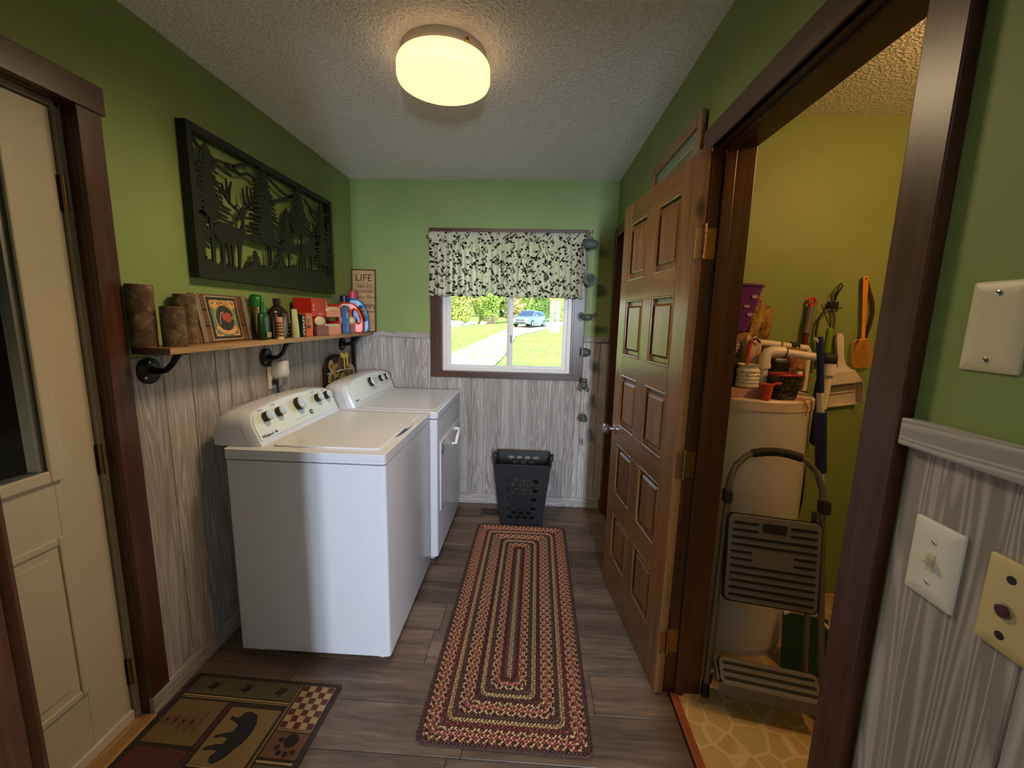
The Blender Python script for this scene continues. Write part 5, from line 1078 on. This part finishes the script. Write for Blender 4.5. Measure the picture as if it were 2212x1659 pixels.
for a, z, s_ in ((-60, .15, 1), (-75, .11, .7), (-58, .075, 1)):
    r_ = .087+.043*z/.195; m = MB().prism([(-.022*s_, .004), (-.008*s_, .012*s_), (0, .004), (.008*s_, .012*s_), (.022*s_, .004), (.008*s_, -.006*s_), (0, -.002), (-.008*s_, -.006*s_)], lambda p_, q, d: (r_+d+q*.2, p_, q+z), 0, .002).build('printed_shape', M('lilac_print2', srgb(176, 150, 160), .5), b); m.matrix_local = Matrix.Rotation(R(a), 4, 'Z')
b = thing('striped_strap_roll', 'rolled striped strap beside the purple bucket', 'strap', (.87, 1.845, HH+.0))
k = NT('striped_web'); wv = k.n('ShaderNodeTexWave', bands_direction='Y'); wv.inputs['Scale'].default_value = 40; k.l(k.coords(rnd=False), wv.inputs['Vector']); k.done(k.ramp(wv.outputs['Fac'], [(.35, srgb(60, 48, 44)), (.6, srgb(196, 180, 168))]), .8); STW = k.mat
for j in range(3):
    pts = [(-.05+.05*math.cos(R(a))*(1+.15*j), 0, .19+.022*math.sin(R(a))*(1+.55*j)+.02*math.cos(R(a))) for a in range(90, -100, -20)]; m = MB()
    for p0, p1 in zip(pts, pts[1:]): m.add([(p0[0], -.02, p0[2]), (p1[0], -.02, p1[2]), (p1[0], .02, p1[2]), (p0[0], .02, p0[2])], [(0, 1, 2, 3)])
    m.build('strap', STW, b, 60, solid=.004)
MB().box(-.06, .03, -.022, .022, 0, .145).build('strap_block', M('dark_cloth_block', srgb(40, 36, 36), .9), b, bevel=.004)
lumpy('cloth_bundle', 'pale crumpled cloth bundle below the purple bucket', 'cloth', (.955, 1.86, HH+.0), (.035, .03, .125), M('pale_cloth', srgb(186, 160, 140), .9, var=.25, scale=30), 5, part='cloth')
b = thing('red_handled_tool', 'slim tool with red handle sticking up beside the strap', 'tool', (.922, 1.822, HH)); MB().tube([(0, 0, 0), (.004, 0, .19), (.012, 0, .235)], [.006, .007, .007], 8).build('handle', M('pink_red_plastic', srgb(196, 66, 70), .4), b, 60); MB().tube([(.012, 0, .233), (.03, 0, .242), (.05, .005, .225)], .004, 6).build('hook', IRON, b, 60)
b = thing('thin_pink_cord', 'thin pinkish cord hanging over the front of the tank', 'cord', (1.09, 1.70, 0)); MB().tube([(-.06, .06, HH+.004), (-.02, .01, HH+.006), (.01, -.002, HH+.004), (.028, -.006, HH-.03), (.024, -.004, HH-.06)], .0022, 6).tube([(0, .02, HH+.004), (.02, .004, HH+.004), (.036, .002, HH-.03)], .002, 6).build('cord', M('pink_cord', srgb(190, 110, 100), .7), b, 60)

# ---- tools hanging on / leaning at the closet back wall
YW = CY1
b = thing('mop', 'mop with maroon and grey handle and red ring leaning in the closet', 'mop', (1.30, 2.13, 0)); 
MB().tube([(.0, -.02, .1), (.062, .02, 1.43)], .012, 12).build('pole', M('maroon_metal', srgb(112, 24, 40), .35), b, 40); MB().tube([(.062, .02, 1.43), (.072, .026, 1.56)], [.015, .016], 12).build('grip', M('grey_grip', srgb(120, 110, 104), .6), b, 40)
MB().tube([(.074+.016*math.cos(R(a)), .026, 1.582+.018*math.sin(R(a))) for a in range(0, 360, 30)], .007, 8, True).build('hang_ring', M('red_ring', srgb(196, 40, 50), .4), b, 60)
MB().lathe([(.02, .16), (.05, .12), (.075, .02), (.07, 0), (.001, 0)], (0, -.03, 0), 16).build('mop_head', M('grey_yarn', srgb(130, 124, 112), .95, bump=.5), b, 50)
b = thing('cord_bundle', 'black clip holding looped grey cables on the closet wall', 'cable', (1.478, YW, 1.57)); CAB = M('grey_cable', srgb(86, 82, 66), .6)
MB().box(-.022, .022, -.03, -.008, -.016, .016).build('clip', BLACK, b, bevel=.003); MB().tube([(0, -.02, .014), (.012, -.022, .05), (.032, -.022, .095), (.024, -.022, .105), (.012, -.022, .09), (.008, -.02, .02)], .0032, 6).build('black_loop', BLACK, b, 60)
MB().tube([(-.004, -.016, .014), (-.014, -.014, .045), (-.006, -.014, .066), (.008, -.014, .06), (.006, -.016, .016)], .002, 6).build('wire_loop', IRON, b, 60)
for s, w_, l_ in ((1, .018, .17), (-1, .06, .20)): MB().tube([(0, -.018, -.014), (s*w_*.5, -.02, -.03), (s*w_, -.02, -.08), (s*w_*1.05, -.02, -l_*.7), (s*w_*.8, -.018, -l_), (s*w_*.7, -.02, -l_-.12)], .006, 8).build('cable', CAB, b, 60)
MB().tube([(0, -.016, -.016), (.01, -.02, -.02), (.04, -.022, -.012)], .005, 6).build('stub', CAB, b, 60)
b = thing('green_duster', 'lime ribbed handle duster hanging under the cables', 'duster', (1.425, YW-.10, 1.33))
prof = [(.006, .13), (.010, .128)]
for j in range(12): prof += [(.0155, .12-j*.016), (.0135, .112-j*.016)]
prof += [(.012, -.075), (.001, -.076)]
MB().lathe(prof[::-1], seg=16).build('handle', M('lime_plastic', srgb(118, 150, 44), .4), b, 50); MB().lathe([(.001, -.46), (.02, -.44), (.032, -.3), (.028, -.14), (.012, -.07)], seg=14).build('duster_head', M('dark_green_fluff', srgb(44, 56, 32), .95, bump=.6), b, 60)
MB().tube([(0, 0, .13), (-.004, .05, .2), (-.003, .078, .24)], .002, 6).build('hang_cord', IRON, b, 60)
b = thing('striped_coil_cord', 'black and yellow coiled cord hanging down the closet wall', 'cord', (1.44, YW-.03, .78))
MB().tube([(.02*math.cos(a*.9)*(1-.02*a), .014*math.sin(a*.9), .16-a*.0042) for a in range(40)], .004, 6).build('coil', M('yellow_cord', srgb(170, 150, 60), .6), b, 60); MB().tube([(0, 0, 0), (.01, 0, -.12), (.012, 0, -.25), (-.01, -.01, -.38), (-.04, -.02, -.46)], .005, 6).build('cable', RUB, b, 60); MB().tube([(0, 0, .16), (.01, 0, .22), (.02, .0, .3)], .004, 6).build('upper_cable', RUB, b, 60)
b = thing('dustpan', 'white plastic dustpan hung by its handle on the closet wall', 'dustpan', (1.525, YW-.012, 1.43), rot=(0, R(-9), 0)); DP = M('white_dustpan', srgb(214, 200, 188), .45)
MB().loft([[(a, b_, z) for a, b_ in rrect(-w_, w_, -t_, 0, .004, 2)] for z, w_, t_ in ((0, .012, .016), (-.02, .018, .02), (-.12, .016, .022), (-.16, .02, .03), (-.19, .05, .04))]).build('handle', DP, b, 40)
MB().loft([[(-.05, 0, -.185), (.05, 0, -.185), (.05, -.045, -.185), (-.05, -.045, -.185)], [(-.085, 0, -.25), (.085, 0, -.25), (.085, -.05, -.25), (-.085, -.05, -.25)]]).build('hood', DP, b, bevel=.004)
MB().box(-.088, .088, -.004, 0, -.37, -.25).box(-.088, -.084, -.05, 0, -.36, -.25).box(.084, .088, -.05, 0, -.36, -.25).box(-.088, .088, -.012, -.004, -.372, -.362).build('pan', DP, b, bevel=.002)
for q in (-.27, -.31): MB().box(-.07, .07, -.006, -.004, q, q+.004).build('groove', M('groove_brown', srgb(120, 84, 74), .6), b)
MB().tube([(0, .0, -.006), (0, .012, -.004)], .004, 8).build('peg', IRON, b, 40)
b = thing('fly_swatter', 'orange-yellow plastic fly swatter hanging on the closet wall', 'fly swatter', (1.612, YW-.02, 1.70), rot=(0, R(-6), 0)); YS = M('yellow_orange_plastic', srgb(226, 146, 40), .4)
MB().loft([[(a, b_, z) for a, b_ in rrect(-w_, w_, -.006, 0, .002, 2)] for z, w_ in ((.012, .008), (.004, .0135), (-.03, .013), (-.1, .0115), (-.2, .009), (-.29, .0085), (-.30, .02))]).build('handle', YS, b, 40); MB().lathe([(.0045, -.0068), (.0045, -.006)], (0, 0, -.002), 12, 'y').build('hang_hole', BLACK, b)
m = MB(); out = [(-.03, -.298), (.03, -.298), (.046, -.31), (.05, -.345), (.046, -.41), (.03, -.436), (-.03, -.436), (-.046, -.41), (-.05, -.345), (-.046, -.31)]
m.tube([(a, -.003, z) for a, z in out], .0022, 6, True)
for j in range(13): a = -.042+j*.007; m.tube([(a*.35, -.003, -.299), (a, -.003, -.36), (a, -.003, -.432)], .0011, 5)
for j in range(12): z = -.318-j*.0095; m.tube([(-.047, -.003, z+.006), (-.02, -.003, z-.002), (.02, -.003, z-.002), (.047, -.003, z+.006)], .0011, 5)
m.build('mesh_head', YS, b); MB().tube([(0, .0, .0), (0, .02, .002)], .003, 8).build('peg', IRON, b, 40)
b = thing('maroon_strap', 'dark maroon strap hanging beside the fly swatter', 'strap', (1.655, YW-.012, 1.66)); m = MB(); pts = [(-.03, 0.03), (-.01, -.02), (.012, -.07), (.022, -.12), (.018, -.18), (.006, -.24), (-.002, -.3)]
m.prism(stroke(pts, .013), lambda a, q, d: (a, d, q), -.006, 0).build('strap', M('maroon_leather', srgb(62, 24, 28), .5), b); MB().tube([(-.03, 0, .028), (-.03, .012, .03)], .004, 6).build('peg', IRON, b)
b = thing('blue_pole_broom', 'broom with blue and white segmented pole leaning by the water heater', 'broom', (1.375, 1.765, 0)); BLU = M('navy_pole', srgb(30, 42, 96), .4)
pth = lambda z: (-.24*z/1.42, -.06*(z/1.42), z)
MB().tube([pth(1.20), pth(1.40), (-.238, -.061, 1.425)], [.0125, .012, .008], 12).build('top_pole', BLU, b, 40); MB().tube([pth(1.12), pth(1.2)], .0135, 12).build('joint', PVC, b, 40); MB().tube([pth(.86), pth(1.12)], [.02, .022], 12).build('foam_grip', BLU, b, 40); MB().tube([pth(.05), pth(.86)], .0115, 12).build('lower_pole', PVC, b, 40); MB().tube([pth(1.398), (-.26, -.06, 1.418)], .006, 8).build('hang_tip', PVC, b, 40)
MB().loft([[(a, b_, z) for a, b_ in ((-w_, -.02), (w_, -.02), (w_, .02), (-w_, .02))] for z, w_ in ((0, .05), (.075, .035), (.09, .02))]).build('bristles', M('grey_bristle', srgb(84, 80, 76), .9, bump=.4), b)
b = thing('green_dustpan', 'dark green dustpan with white frame standing on the closet floor', 'dustpan', (1.2, 1.62, 0.002), rot=(R(-14), 0, R(-14))); GD = M('dark_green_plastic', srgb(20, 58, 36), .45)
MB().box(-.085, .085, -.004, .004, 0, .235).build('pan', GD, b, bevel=.003); MB().tube([(-.08, 0, .225), (-.03, 0, .265), (.03, 0, .262), (.085, 0, .20)], .008, 8).build('white_handle', PVC, b, 60)

# ---- folding step ladder
LX, LY, LZR = .926, 1.438, R(-12)
ld = thing('step_ladder', 'grey folding two-step ladder with black grip leaning on the water heater', 'ladder', (LX, LY, 0), LZR)
AL = M('ladder_grey_tube', srgb(120, 113, 104), .4, .5, var=.06); STP = M('ladder_step_grey', srgb(112, 105, 97), .55, var=.05); lean = .162
pl_ = lambda x, z, off=0: (x, z*lean+off, z)
hwz = lambda z: .2-.047*z
for s in (-1, 1):
    MB().tube([pl_(s*hwz(z), z) for z in (.02, .3, .6, .80)], .0115, 10).build('rail', AL, ld, 60)
    MB().tube([pl_(s*.2, .0), pl_(s*.199, .05)], [.017, .015], 10).build('rubber_foot', RUB, ld, 40)
    MB().tube([(s*.172, .075, .015), (s*.16, .135, .45), (s*.15, .150, .76)], .010, 10).build('back_leg', AL, ld, 60); MB().tube([(s*.173, .073, 0), (s*.172, .076, .04)], .013, 10).build('rubber_foot', RUB, ld, 40)
    MB().obox((s*.166, .122, .795), (.03, .05, .05), (R(-9), 0, 0)).build('joint_block', RUB, ld, bevel=.006)
hp = [pl_(-.163, .80), pl_(-.158, .86), pl_(-.14, .915), pl_(-.105, .955), pl_(-.08, .968)]
MB().tube(hp+[pl_(-x, z) for x, z in ((-.08, .968),)][0:0], .0115, 10).build('hoop', AL, ld, 60); MB().tube([(-a, b_, c) for a, b_, c in hp], .0115, 10).build('hoop', AL, ld, 60)
MB().tube([pl_(-.085, .967), pl_(-.04, .978), pl_(0, .981), pl_(.04, .978), pl_(.085, .967)], .017, 12).build('grip', RUB, ld, 60)
def step(z0, z1, w_, tilt, yoff, slots):
    """ribbed platform: plate with real slots between bars"""
    H_ = z1-z0; r = MB(); fn = lambda a, b_, d: (a, b_, d)
    bars = []
    o = MB().prism(rrect(-w_, w_, 0, H_, .022, 4), lambda a, b_, d: (a, d, b_), 0, .012).build('step_plate', STP, ld, bevel=.003)
    o.location = (0, z0*lean+yoff, z0); o.rotation_euler = (tilt, 0, 0)
    for a, b_, z in slots: MB().prism(rrect(a, b_, z-.0045, z+.0045, .004, 2), lambda p_, q, d: (p_, d, q), -.0026, .001).build('grip_strip', RUB, o)
    MB().prism(rrect(-w_-.007, w_+.007, -.008, H_+.002, .022, 4), lambda a, b_, d: (a, d, b_), .011, .02).build('step_frame', RUB, o)
    return o
W1 = .158
sl = []
for j in range(11):
    z = .025+j*.028
    if j in (5, 6): sl += [(-W1+.012, -.07, z), (.07, W1-.012, z)]
    elif j in (9, 10): sl += [(-W1+.015, -.052, z), (.055, W1-.015, z)]
    else: sl.append((-W1+.012, W1-.012, z))
s1 = step(.405, .74, W1, R(-9), -.026, sl); MB().prism(rrect(-.04, .042, .277, .313, .008, 3), lambda p_, q, d: (p_, d, q), -.0026, .001).build('hand_hole', RUB, s1)
step(.135, .225, .168, R(-50), -.095, [(-.155, .155, .02), (-.155, .155, .045), (-.155, .155, .07)])
MB().box(-.172, .172, -.075, -.068, .085, .135).build('step_lip', STP, ld, bevel=.002); MB().tube([pl_(-.19, .09, .01), pl_(.19, .09, .01)], .010, 8).build('cross_bar', AL, ld, 60)
for s in (-1, 1): MB().obox((s*.178, -.03, .15), (.008, .09, .03), (R(10), 0, 0)).build('step_arm', AL, ld, bevel=.002)

# ================================================================== OUTDOORS (beyond the window)
GZ = lambda y: -.6+.0325*y
k = NT('lawn'); v_ = k.coords(rnd=False); f1 = k.noise(v_, .6, 4); f2 = k.noise(v_, 9, 4, .7)
c_ = k.ramp(f1, [(.35, srgb(128, 172, 84)), (.55, srgb(160, 188, 90)), (.72, srgb(196, 198, 108))]); c_ = k.mix(.5, c_, k.ramp(f2, [(.35, srgb(116, 158, 72)), (.65, srgb(200, 210, 122))])); k.done(c_, .9, spec=.1); LAWN = k.mat
k = NT('gravel'); v_ = k.coords(rnd=False); f2 = k.noise(v_, 1.6, 5, .7); k.bump(k.noise(v_, 30, 4), .5, .05); k.done(k.ramp(f2, [(.34, srgb(150, 158, 84)), (.44, srgb(186, 172, 136)), (.54, srgb(206, 196, 178)), (.7, srgb(228, 222, 210))]), .95, spec=.1); GRAV = k.mat
m = MB(); nx, ny = 24, 40; xs = [-45+90*i/nx for i in range(nx+1)]; ys = [YB+T+.02+(i/ny)**1.6*115 for i in range(ny+1)]
m.add([(x, y, GZ(y)) for y in ys for x in xs], [(j*(nx+1)+i, j*(nx+1)+i+1, (j+1)*(nx+1)+i+1, (j+1)*(nx+1)+i) for j in range(ny) for i in range(nx)])
gr = struct(m.build('ground', LAWN))
low = [(-2.6, 9.5), (-1.97, 11.81), (-1.28, 12.98), (-1.09, 16.61), (-1.07, 27.65), (.35, 32.49), (3.05, 43.0), (8, 50)]; upp = [(-4.2, 9.5), (-3.7, 12.5), (-3.28, 15.41), (-3.13, 18.73), (-2.84, 23.21), (-2.25, 32.61), (-1.48, 39.6), (.46, 47.9), (6.6, 57)]
def resample(pl__, n):
    L = [0]
    for a, b_ in zip(pl__, pl__[1:]): L.append(L[-1]+math.dist(a, b_))
    out = []
    for i in range(n):
        s_ = L[-1]*i/(n-1); j = max(q for q in range(len(L)-1) if L[q] <= s_+1e-9); t = (s_-L[j])/(L[j+1]-L[j]); out.append((pl__[j][0]+(pl__[j+1][0]-pl__[j][0])*t, pl__[j][1]+(pl__[j+1][1]-pl__[j][1])*t))
    return out
A_, B_ = resample(low, 40), resample(upp, 40); m = MB()
m.add([(x, y, GZ(y)+.03) for x, y in A_]+[(x, y, GZ(y)+.03) for x, y in B_], [(i, i+1, 40+i+1, 40+i) for i in range(39)])
dr = m.build('driveway', GRAV, None, solid=.05); struct(dr)
# grass blades on the nearer lawn (uncountable)
g = random.Random(1); v, f = [], []
for _ in range(9000):
    y = g.uniform(10, 34); x = g.uniform(-6, 6)
    dx = [a for a in A_ if abs(a[1]-y) < 1.2]; dl = [a for a in B_ if abs(a[1]-y) < 1.6]
    if dx and dl and min(q[0] for q in dl)-.1 < x < max(q[0] for q in dx)+.1: continue
    z = GZ(y); h = g.uniform(.05, .13); a = g.uniform(0, 6.28); w_ = .025; b_ = len(v); q = g.uniform(-.06, .06)
    v += [(x-w_*math.cos(a), y-w_*math.sin(a), z), (x+w_*math.cos(a), y+w_*math.sin(a), z), (x+q, y+q, z+h)]; f.append((b_, b_+1, b_+2))
m = MB(); m.add(v, f); tag(m.build('lawn_grass', M('grass_blade', srgb(160, 194, 92), .8, var=.3)), 'bright green grass blades on the lawn outside the window', 'grass', kind='stuff')
# shrubs, rocks
LEAF = [M('leaf_%d' % i, srgb(*c), .7, var=.25, scale=3) for i, c in enumerate(((172, 194, 92), (198, 204, 112), (140, 172, 86), (204, 188, 124)))]; STEM = M('grey_stem', srgb(112, 96, 82), .9); STEMP = M('pinkish_stem', srgb(150, 122, 108), .9)
def shrub(name, label, x, y, r, h, mi, seed, n=4200, z0=.08, ls=(.09, .19)):
    t = thing(name, label, 'shrub', (x, y, GZ(y)-.02)); g = random.Random(seed); v, f = [], []
    cl_ = []
    for _ in range(26):                               # leaf clusters, so the outline is lumpy
        tt = g.uniform(z0, .93); rr = r*(.55+.45*math.sin(math.pi*min(1, tt+.12)))*math.sqrt(g.random()); aa = g.uniform(0, 6.28); cl_.append((rr*math.cos(aa), rr*math.sin(aa), h*tt))
    for _ in range(n):
        c0 = g.choice(cl_); sg = r*.24; px, py = (c0[q]+max(-2, min(2, g.gauss(0, 1)))*sg for q in (0, 1)); pz = max(.05, c0[2]+g.gauss(0, 1)*sg)
        dd_ = math.hypot(px, py)
        if dd_ > r: px, py = px*r/dd_, py*r/dd_
        s_ = g.uniform(*ls); e1 = Vector((g.uniform(-1, 1), g.uniform(-1, 1), g.uniform(-1, 1))).normalized(); e2 = e1.orthogonal().normalized()
        k_ = len(v); P_ = Vector((px, py, pz)); v += [P_-e1*s_, P_+e2*s_*.5, P_+e1*s_, P_-e2*s_*.5]; f.append((k_, k_+1, k_+2, k_+3))
    m = MB(); m.add(v, f); m.build('foliage', LEAF[mi], t)
    for _ in range(7):
        a = g.uniform(0, 6.28); l_ = g.uniform(.4, .9)*r; MB().tube([(0.1*math.cos(a), .1*math.sin(a), 0), (l_*.5*math.cos(a), l_*.5*math.sin(a), h*.4), (l_*math.cos(a), l_*math.sin(a), h*.85)], [.05, .035, .015], 5).build('stem', STEM, t)
    return t
GS = 'shrubs along the driveway'
spots = [(-9.6, 41.5, 1.22, 4.6, 0, 'yellow-green shrub farthest from the car along the driveway'), (-7.1, 42.5, 1.22, 4.4, 1, 'lime shrub above the pale boulder'), (-4.6, 45.5, 1.22, 4.8, 0, 'yellow-green shrub behind the small rocks'), (-2.1, 48.5, 1.22, 4.8, 3, 'ochre-tinted shrub where the driveway bends'), (0.5, 53, 1.22, 5, 2, 'darker green shrub directly behind the car'), (3.1, 56, 1.22, 5.2, 1, 'lime shrub behind the parked car tail'), (5.7, 58, 1.22, 5.4, 3, 'ochre shrub between the lime and yellow-green shrubs past the car'), (8.3, 60, 1.22, 5.4, 0, 'yellow-green shrub at the far end of the driveway')]
for i, (x, y, r, h, mi, lb_) in enumerate(spots): shrub('shrub', lb_, x, y, r, h, mi, 20+i)
for i, (x, y, r, h, mi, lb_) in enumerate([(-14, 66, 4.2, 9, 2, 'tall green tree at the far end of the hedge'), (-5, 68, 4.2, 10, 0, 'tall yellow-green tree behind the hedge'), (4, 70, 4.2, 10, 2, 'tall dark green tree behind the ochre shrub'), (13, 72, 4.2, 10, 1, 'tall lime tree beyond the driveway end'), (-19.5, 84, 4.2, 11, 1, 'lime tree at the outer end of the far row'), (-9.5, 84, 4.2, 11, 3, 'ochre tree far behind the hedge'), (-.5, 86, 4.4, 11, 1, 'lime tree far behind the parked car'), (8.5, 88, 4.4, 11, 0, 'yellow-green tree in the far row past the driveway')]):
    o = shrub('background_tree', lb_, x, y, r, h, mi, 60+i, 4200, .05, (.22, .5)); o['category'] = 'tree'
for i, (x, y, s_, lb_) in enumerate([(-7.0, 37.2, .75, 'large pale boulder at the foot of the lime shrub'), (-5.9, 41.0, .5, 'small pale rock beside the large boulder'), (-5.0, 42.6, .45, 'low grey rock at the lawn edge'), (-6.3, 39.0, .42, 'small grey rock leaning on the large boulder')]):
    lumpy('rock', lb_, 'rock', (x, y, GZ(y)-.1), (s_, s_*.7, s_*.42), M('pale_rock', srgb(196, 186, 178), .9, var=.2, scale=3), 30+i, i*.7, 'rock')
# low bare brush under the shrubs
for i, (x, y, lb_) in enumerate([(-8.6, 39.4, 'bare twiggy brush behind the large boulder'), (-4.4, 43.6, 'bare twiggy brush near the driveway bend')]):
    t = thing('twig_brush', lb_, 'shrub', (x, y, GZ(y)-.02)); g = random.Random(70+i); m = MB()
    for _ in range(46): a = g.uniform(0, 6.28); l_ = g.uniform(.3, 1.1); ox = g.uniform(-.7, .7); m.tube([(ox, g.uniform(-.2, .2), 0), (ox+l_*math.cos(a)*.6, l_*math.sin(a)*.4, g.uniform(.5, 1.1))], [.022, .008], 4)
    m.build('twigs', STEMP, t)

# ---- parked car (blue-grey hatch), three-quarter front view
def car():
    t = thing('parked_car', 'pale blue-grey hatchback parked on the gravel driveway', 'car', (-.28, 38.9, GZ(38.6)+.04), R(-90-24))
    BODY = M('car_blue_grey', srgb(150, 172, 194), .25, .3, var=.03); DK = M('car_glass', srgb(70, 92, 116), .08, .3); TY = M('tyre', srgb(60, 60, 62), .8); LT = M('headlight', srgb(226, 232, 238), .15); RIM = M('alloy', srgb(186, 190, 196), .3, .8)
    # local: +x front, y half width
    low_ = [(-2.05, .35, .80), (-2.1, .62, .84), (-2.05, .92, .80)]
    def ring(x, z0, z1, w_, wt): return [(x, -w_, z0), (x, -w_, (z0+z1)/2), (x, -wt, z1), (x, wt, z1), (x, w_, (z0+z1)/2), (x, w_, z0)]
    MB().loft([ring(-2.1, .35, .95, .74, .68), ring(-1.95, .26, 1.02, .86, .76), ring(-1.0, .24, 1.02, .90, .82), ring(.4, .24, 1.0, .90, .82), ring(1.2, .26, .94, .89, .78), ring(1.85, .28, .80, .84, .70), ring(2.1, .34, .66, .70, .60)]).build('body', BODY, t, 35, bevel=.03)
    def cr(x, z, w_): return [(x, -w_, z), (x, w_, z)]
    MB().loft([[(-1.9, -.74, 1.0), (1.0, -.78, .97), (1.0, .78, .97), (-1.9, .74, 1.0)], [(-1.65, -.64, 1.38), (.25, -.64, 1.46), (.25, .64, 1.46), (-1.65, .64, 1.38)], [(-1.5, -.58, 1.46), (.05, -.58, 1.52), (.05, .58, 1.52), (-1.5, .58, 1.46)]]).build('cabin', BODY, t, 30, bevel=.03)
    MB().loft([[(.98, -.70, 1.0), (.98, .70, 1.0), (.30, .58, 1.44), (.30, -.58, 1.44)], [(1.01, -.70, 1.02), (1.01, .70, 1.02), (.33, .58, 1.46), (.33, -.58, 1.46)]]).build('windshield', DK, t)
    for s in (-1, 1):
        MB().loft([[(.72, s*.775, 1.03), (-.35, s*.775, 1.04), (-.35, s*.665, 1.38), (.30, s*.665, 1.39)], [(.72, s*.79, 1.03), (-.35, s*.79, 1.04), (-.35, s*.68, 1.38), (.30, s*.68, 1.39)]]).build('side_window', DK, t)
        MB().loft([[(-.45, s*.775, 1.04), (-1.55, s*.76, 1.05), (-1.4, s*.66, 1.34), (-.45, s*.665, 1.38)], [(-.45, s*.79, 1.04), (-1.55, s*.775, 1.05), (-1.4, s*.675, 1.34), (-.45, s*.68, 1.38)]]).build('side_window', DK, t)
        mi = MB().sphere((.72, s*.98, 1.06), (.07, .11, .075), 10, 6).build('mirror', BODY, t, 60)
        MB().obox((1.97, s*.62, .70), (.16, .26, .13), (0, 0, R(-s*28))).build('headlight', LT, t, bevel=.03)
        MB().obox((2.08, s*.55, .44), (.06, .16, .08), (0, 0, R(-s*12))).build('fog_light', LT, t, bevel=.01)
        for x in (1.32, -1.3):
            wl2 = MB().lathe([(.20, -.1), (.31, -.105), (.325, -.06), (.325, .06), (.31, .105), (.20, .1)], (x, s*.80, .325), 22, 'y').build('wheel', TY, t, 40); MB().lathe([(.205, -.11), (.19, -.115), (.02, -.12)] if s < 0 else [(.205, .11), (.19, .115), (.02, .12)], (x, s*.80, .325), 16, 'y').build('hub_cap', RIM, wl2, 40)
    MB().box(2.02, 2.115, -.42, .42, .56, .66).build('grille', M('grille_black', srgb(40, 42, 46), .4), t, bevel=.02); MB().box(2.04, 2.125, -.5, .5, .36, .47).build('lower_intake', M('grille_black', srgb(40, 42, 46), .4), t, bevel=.02); MB().box(2.12, 2.135, -.16, .16, .47, .555).build('number_plate', WPLAS, t)
car()
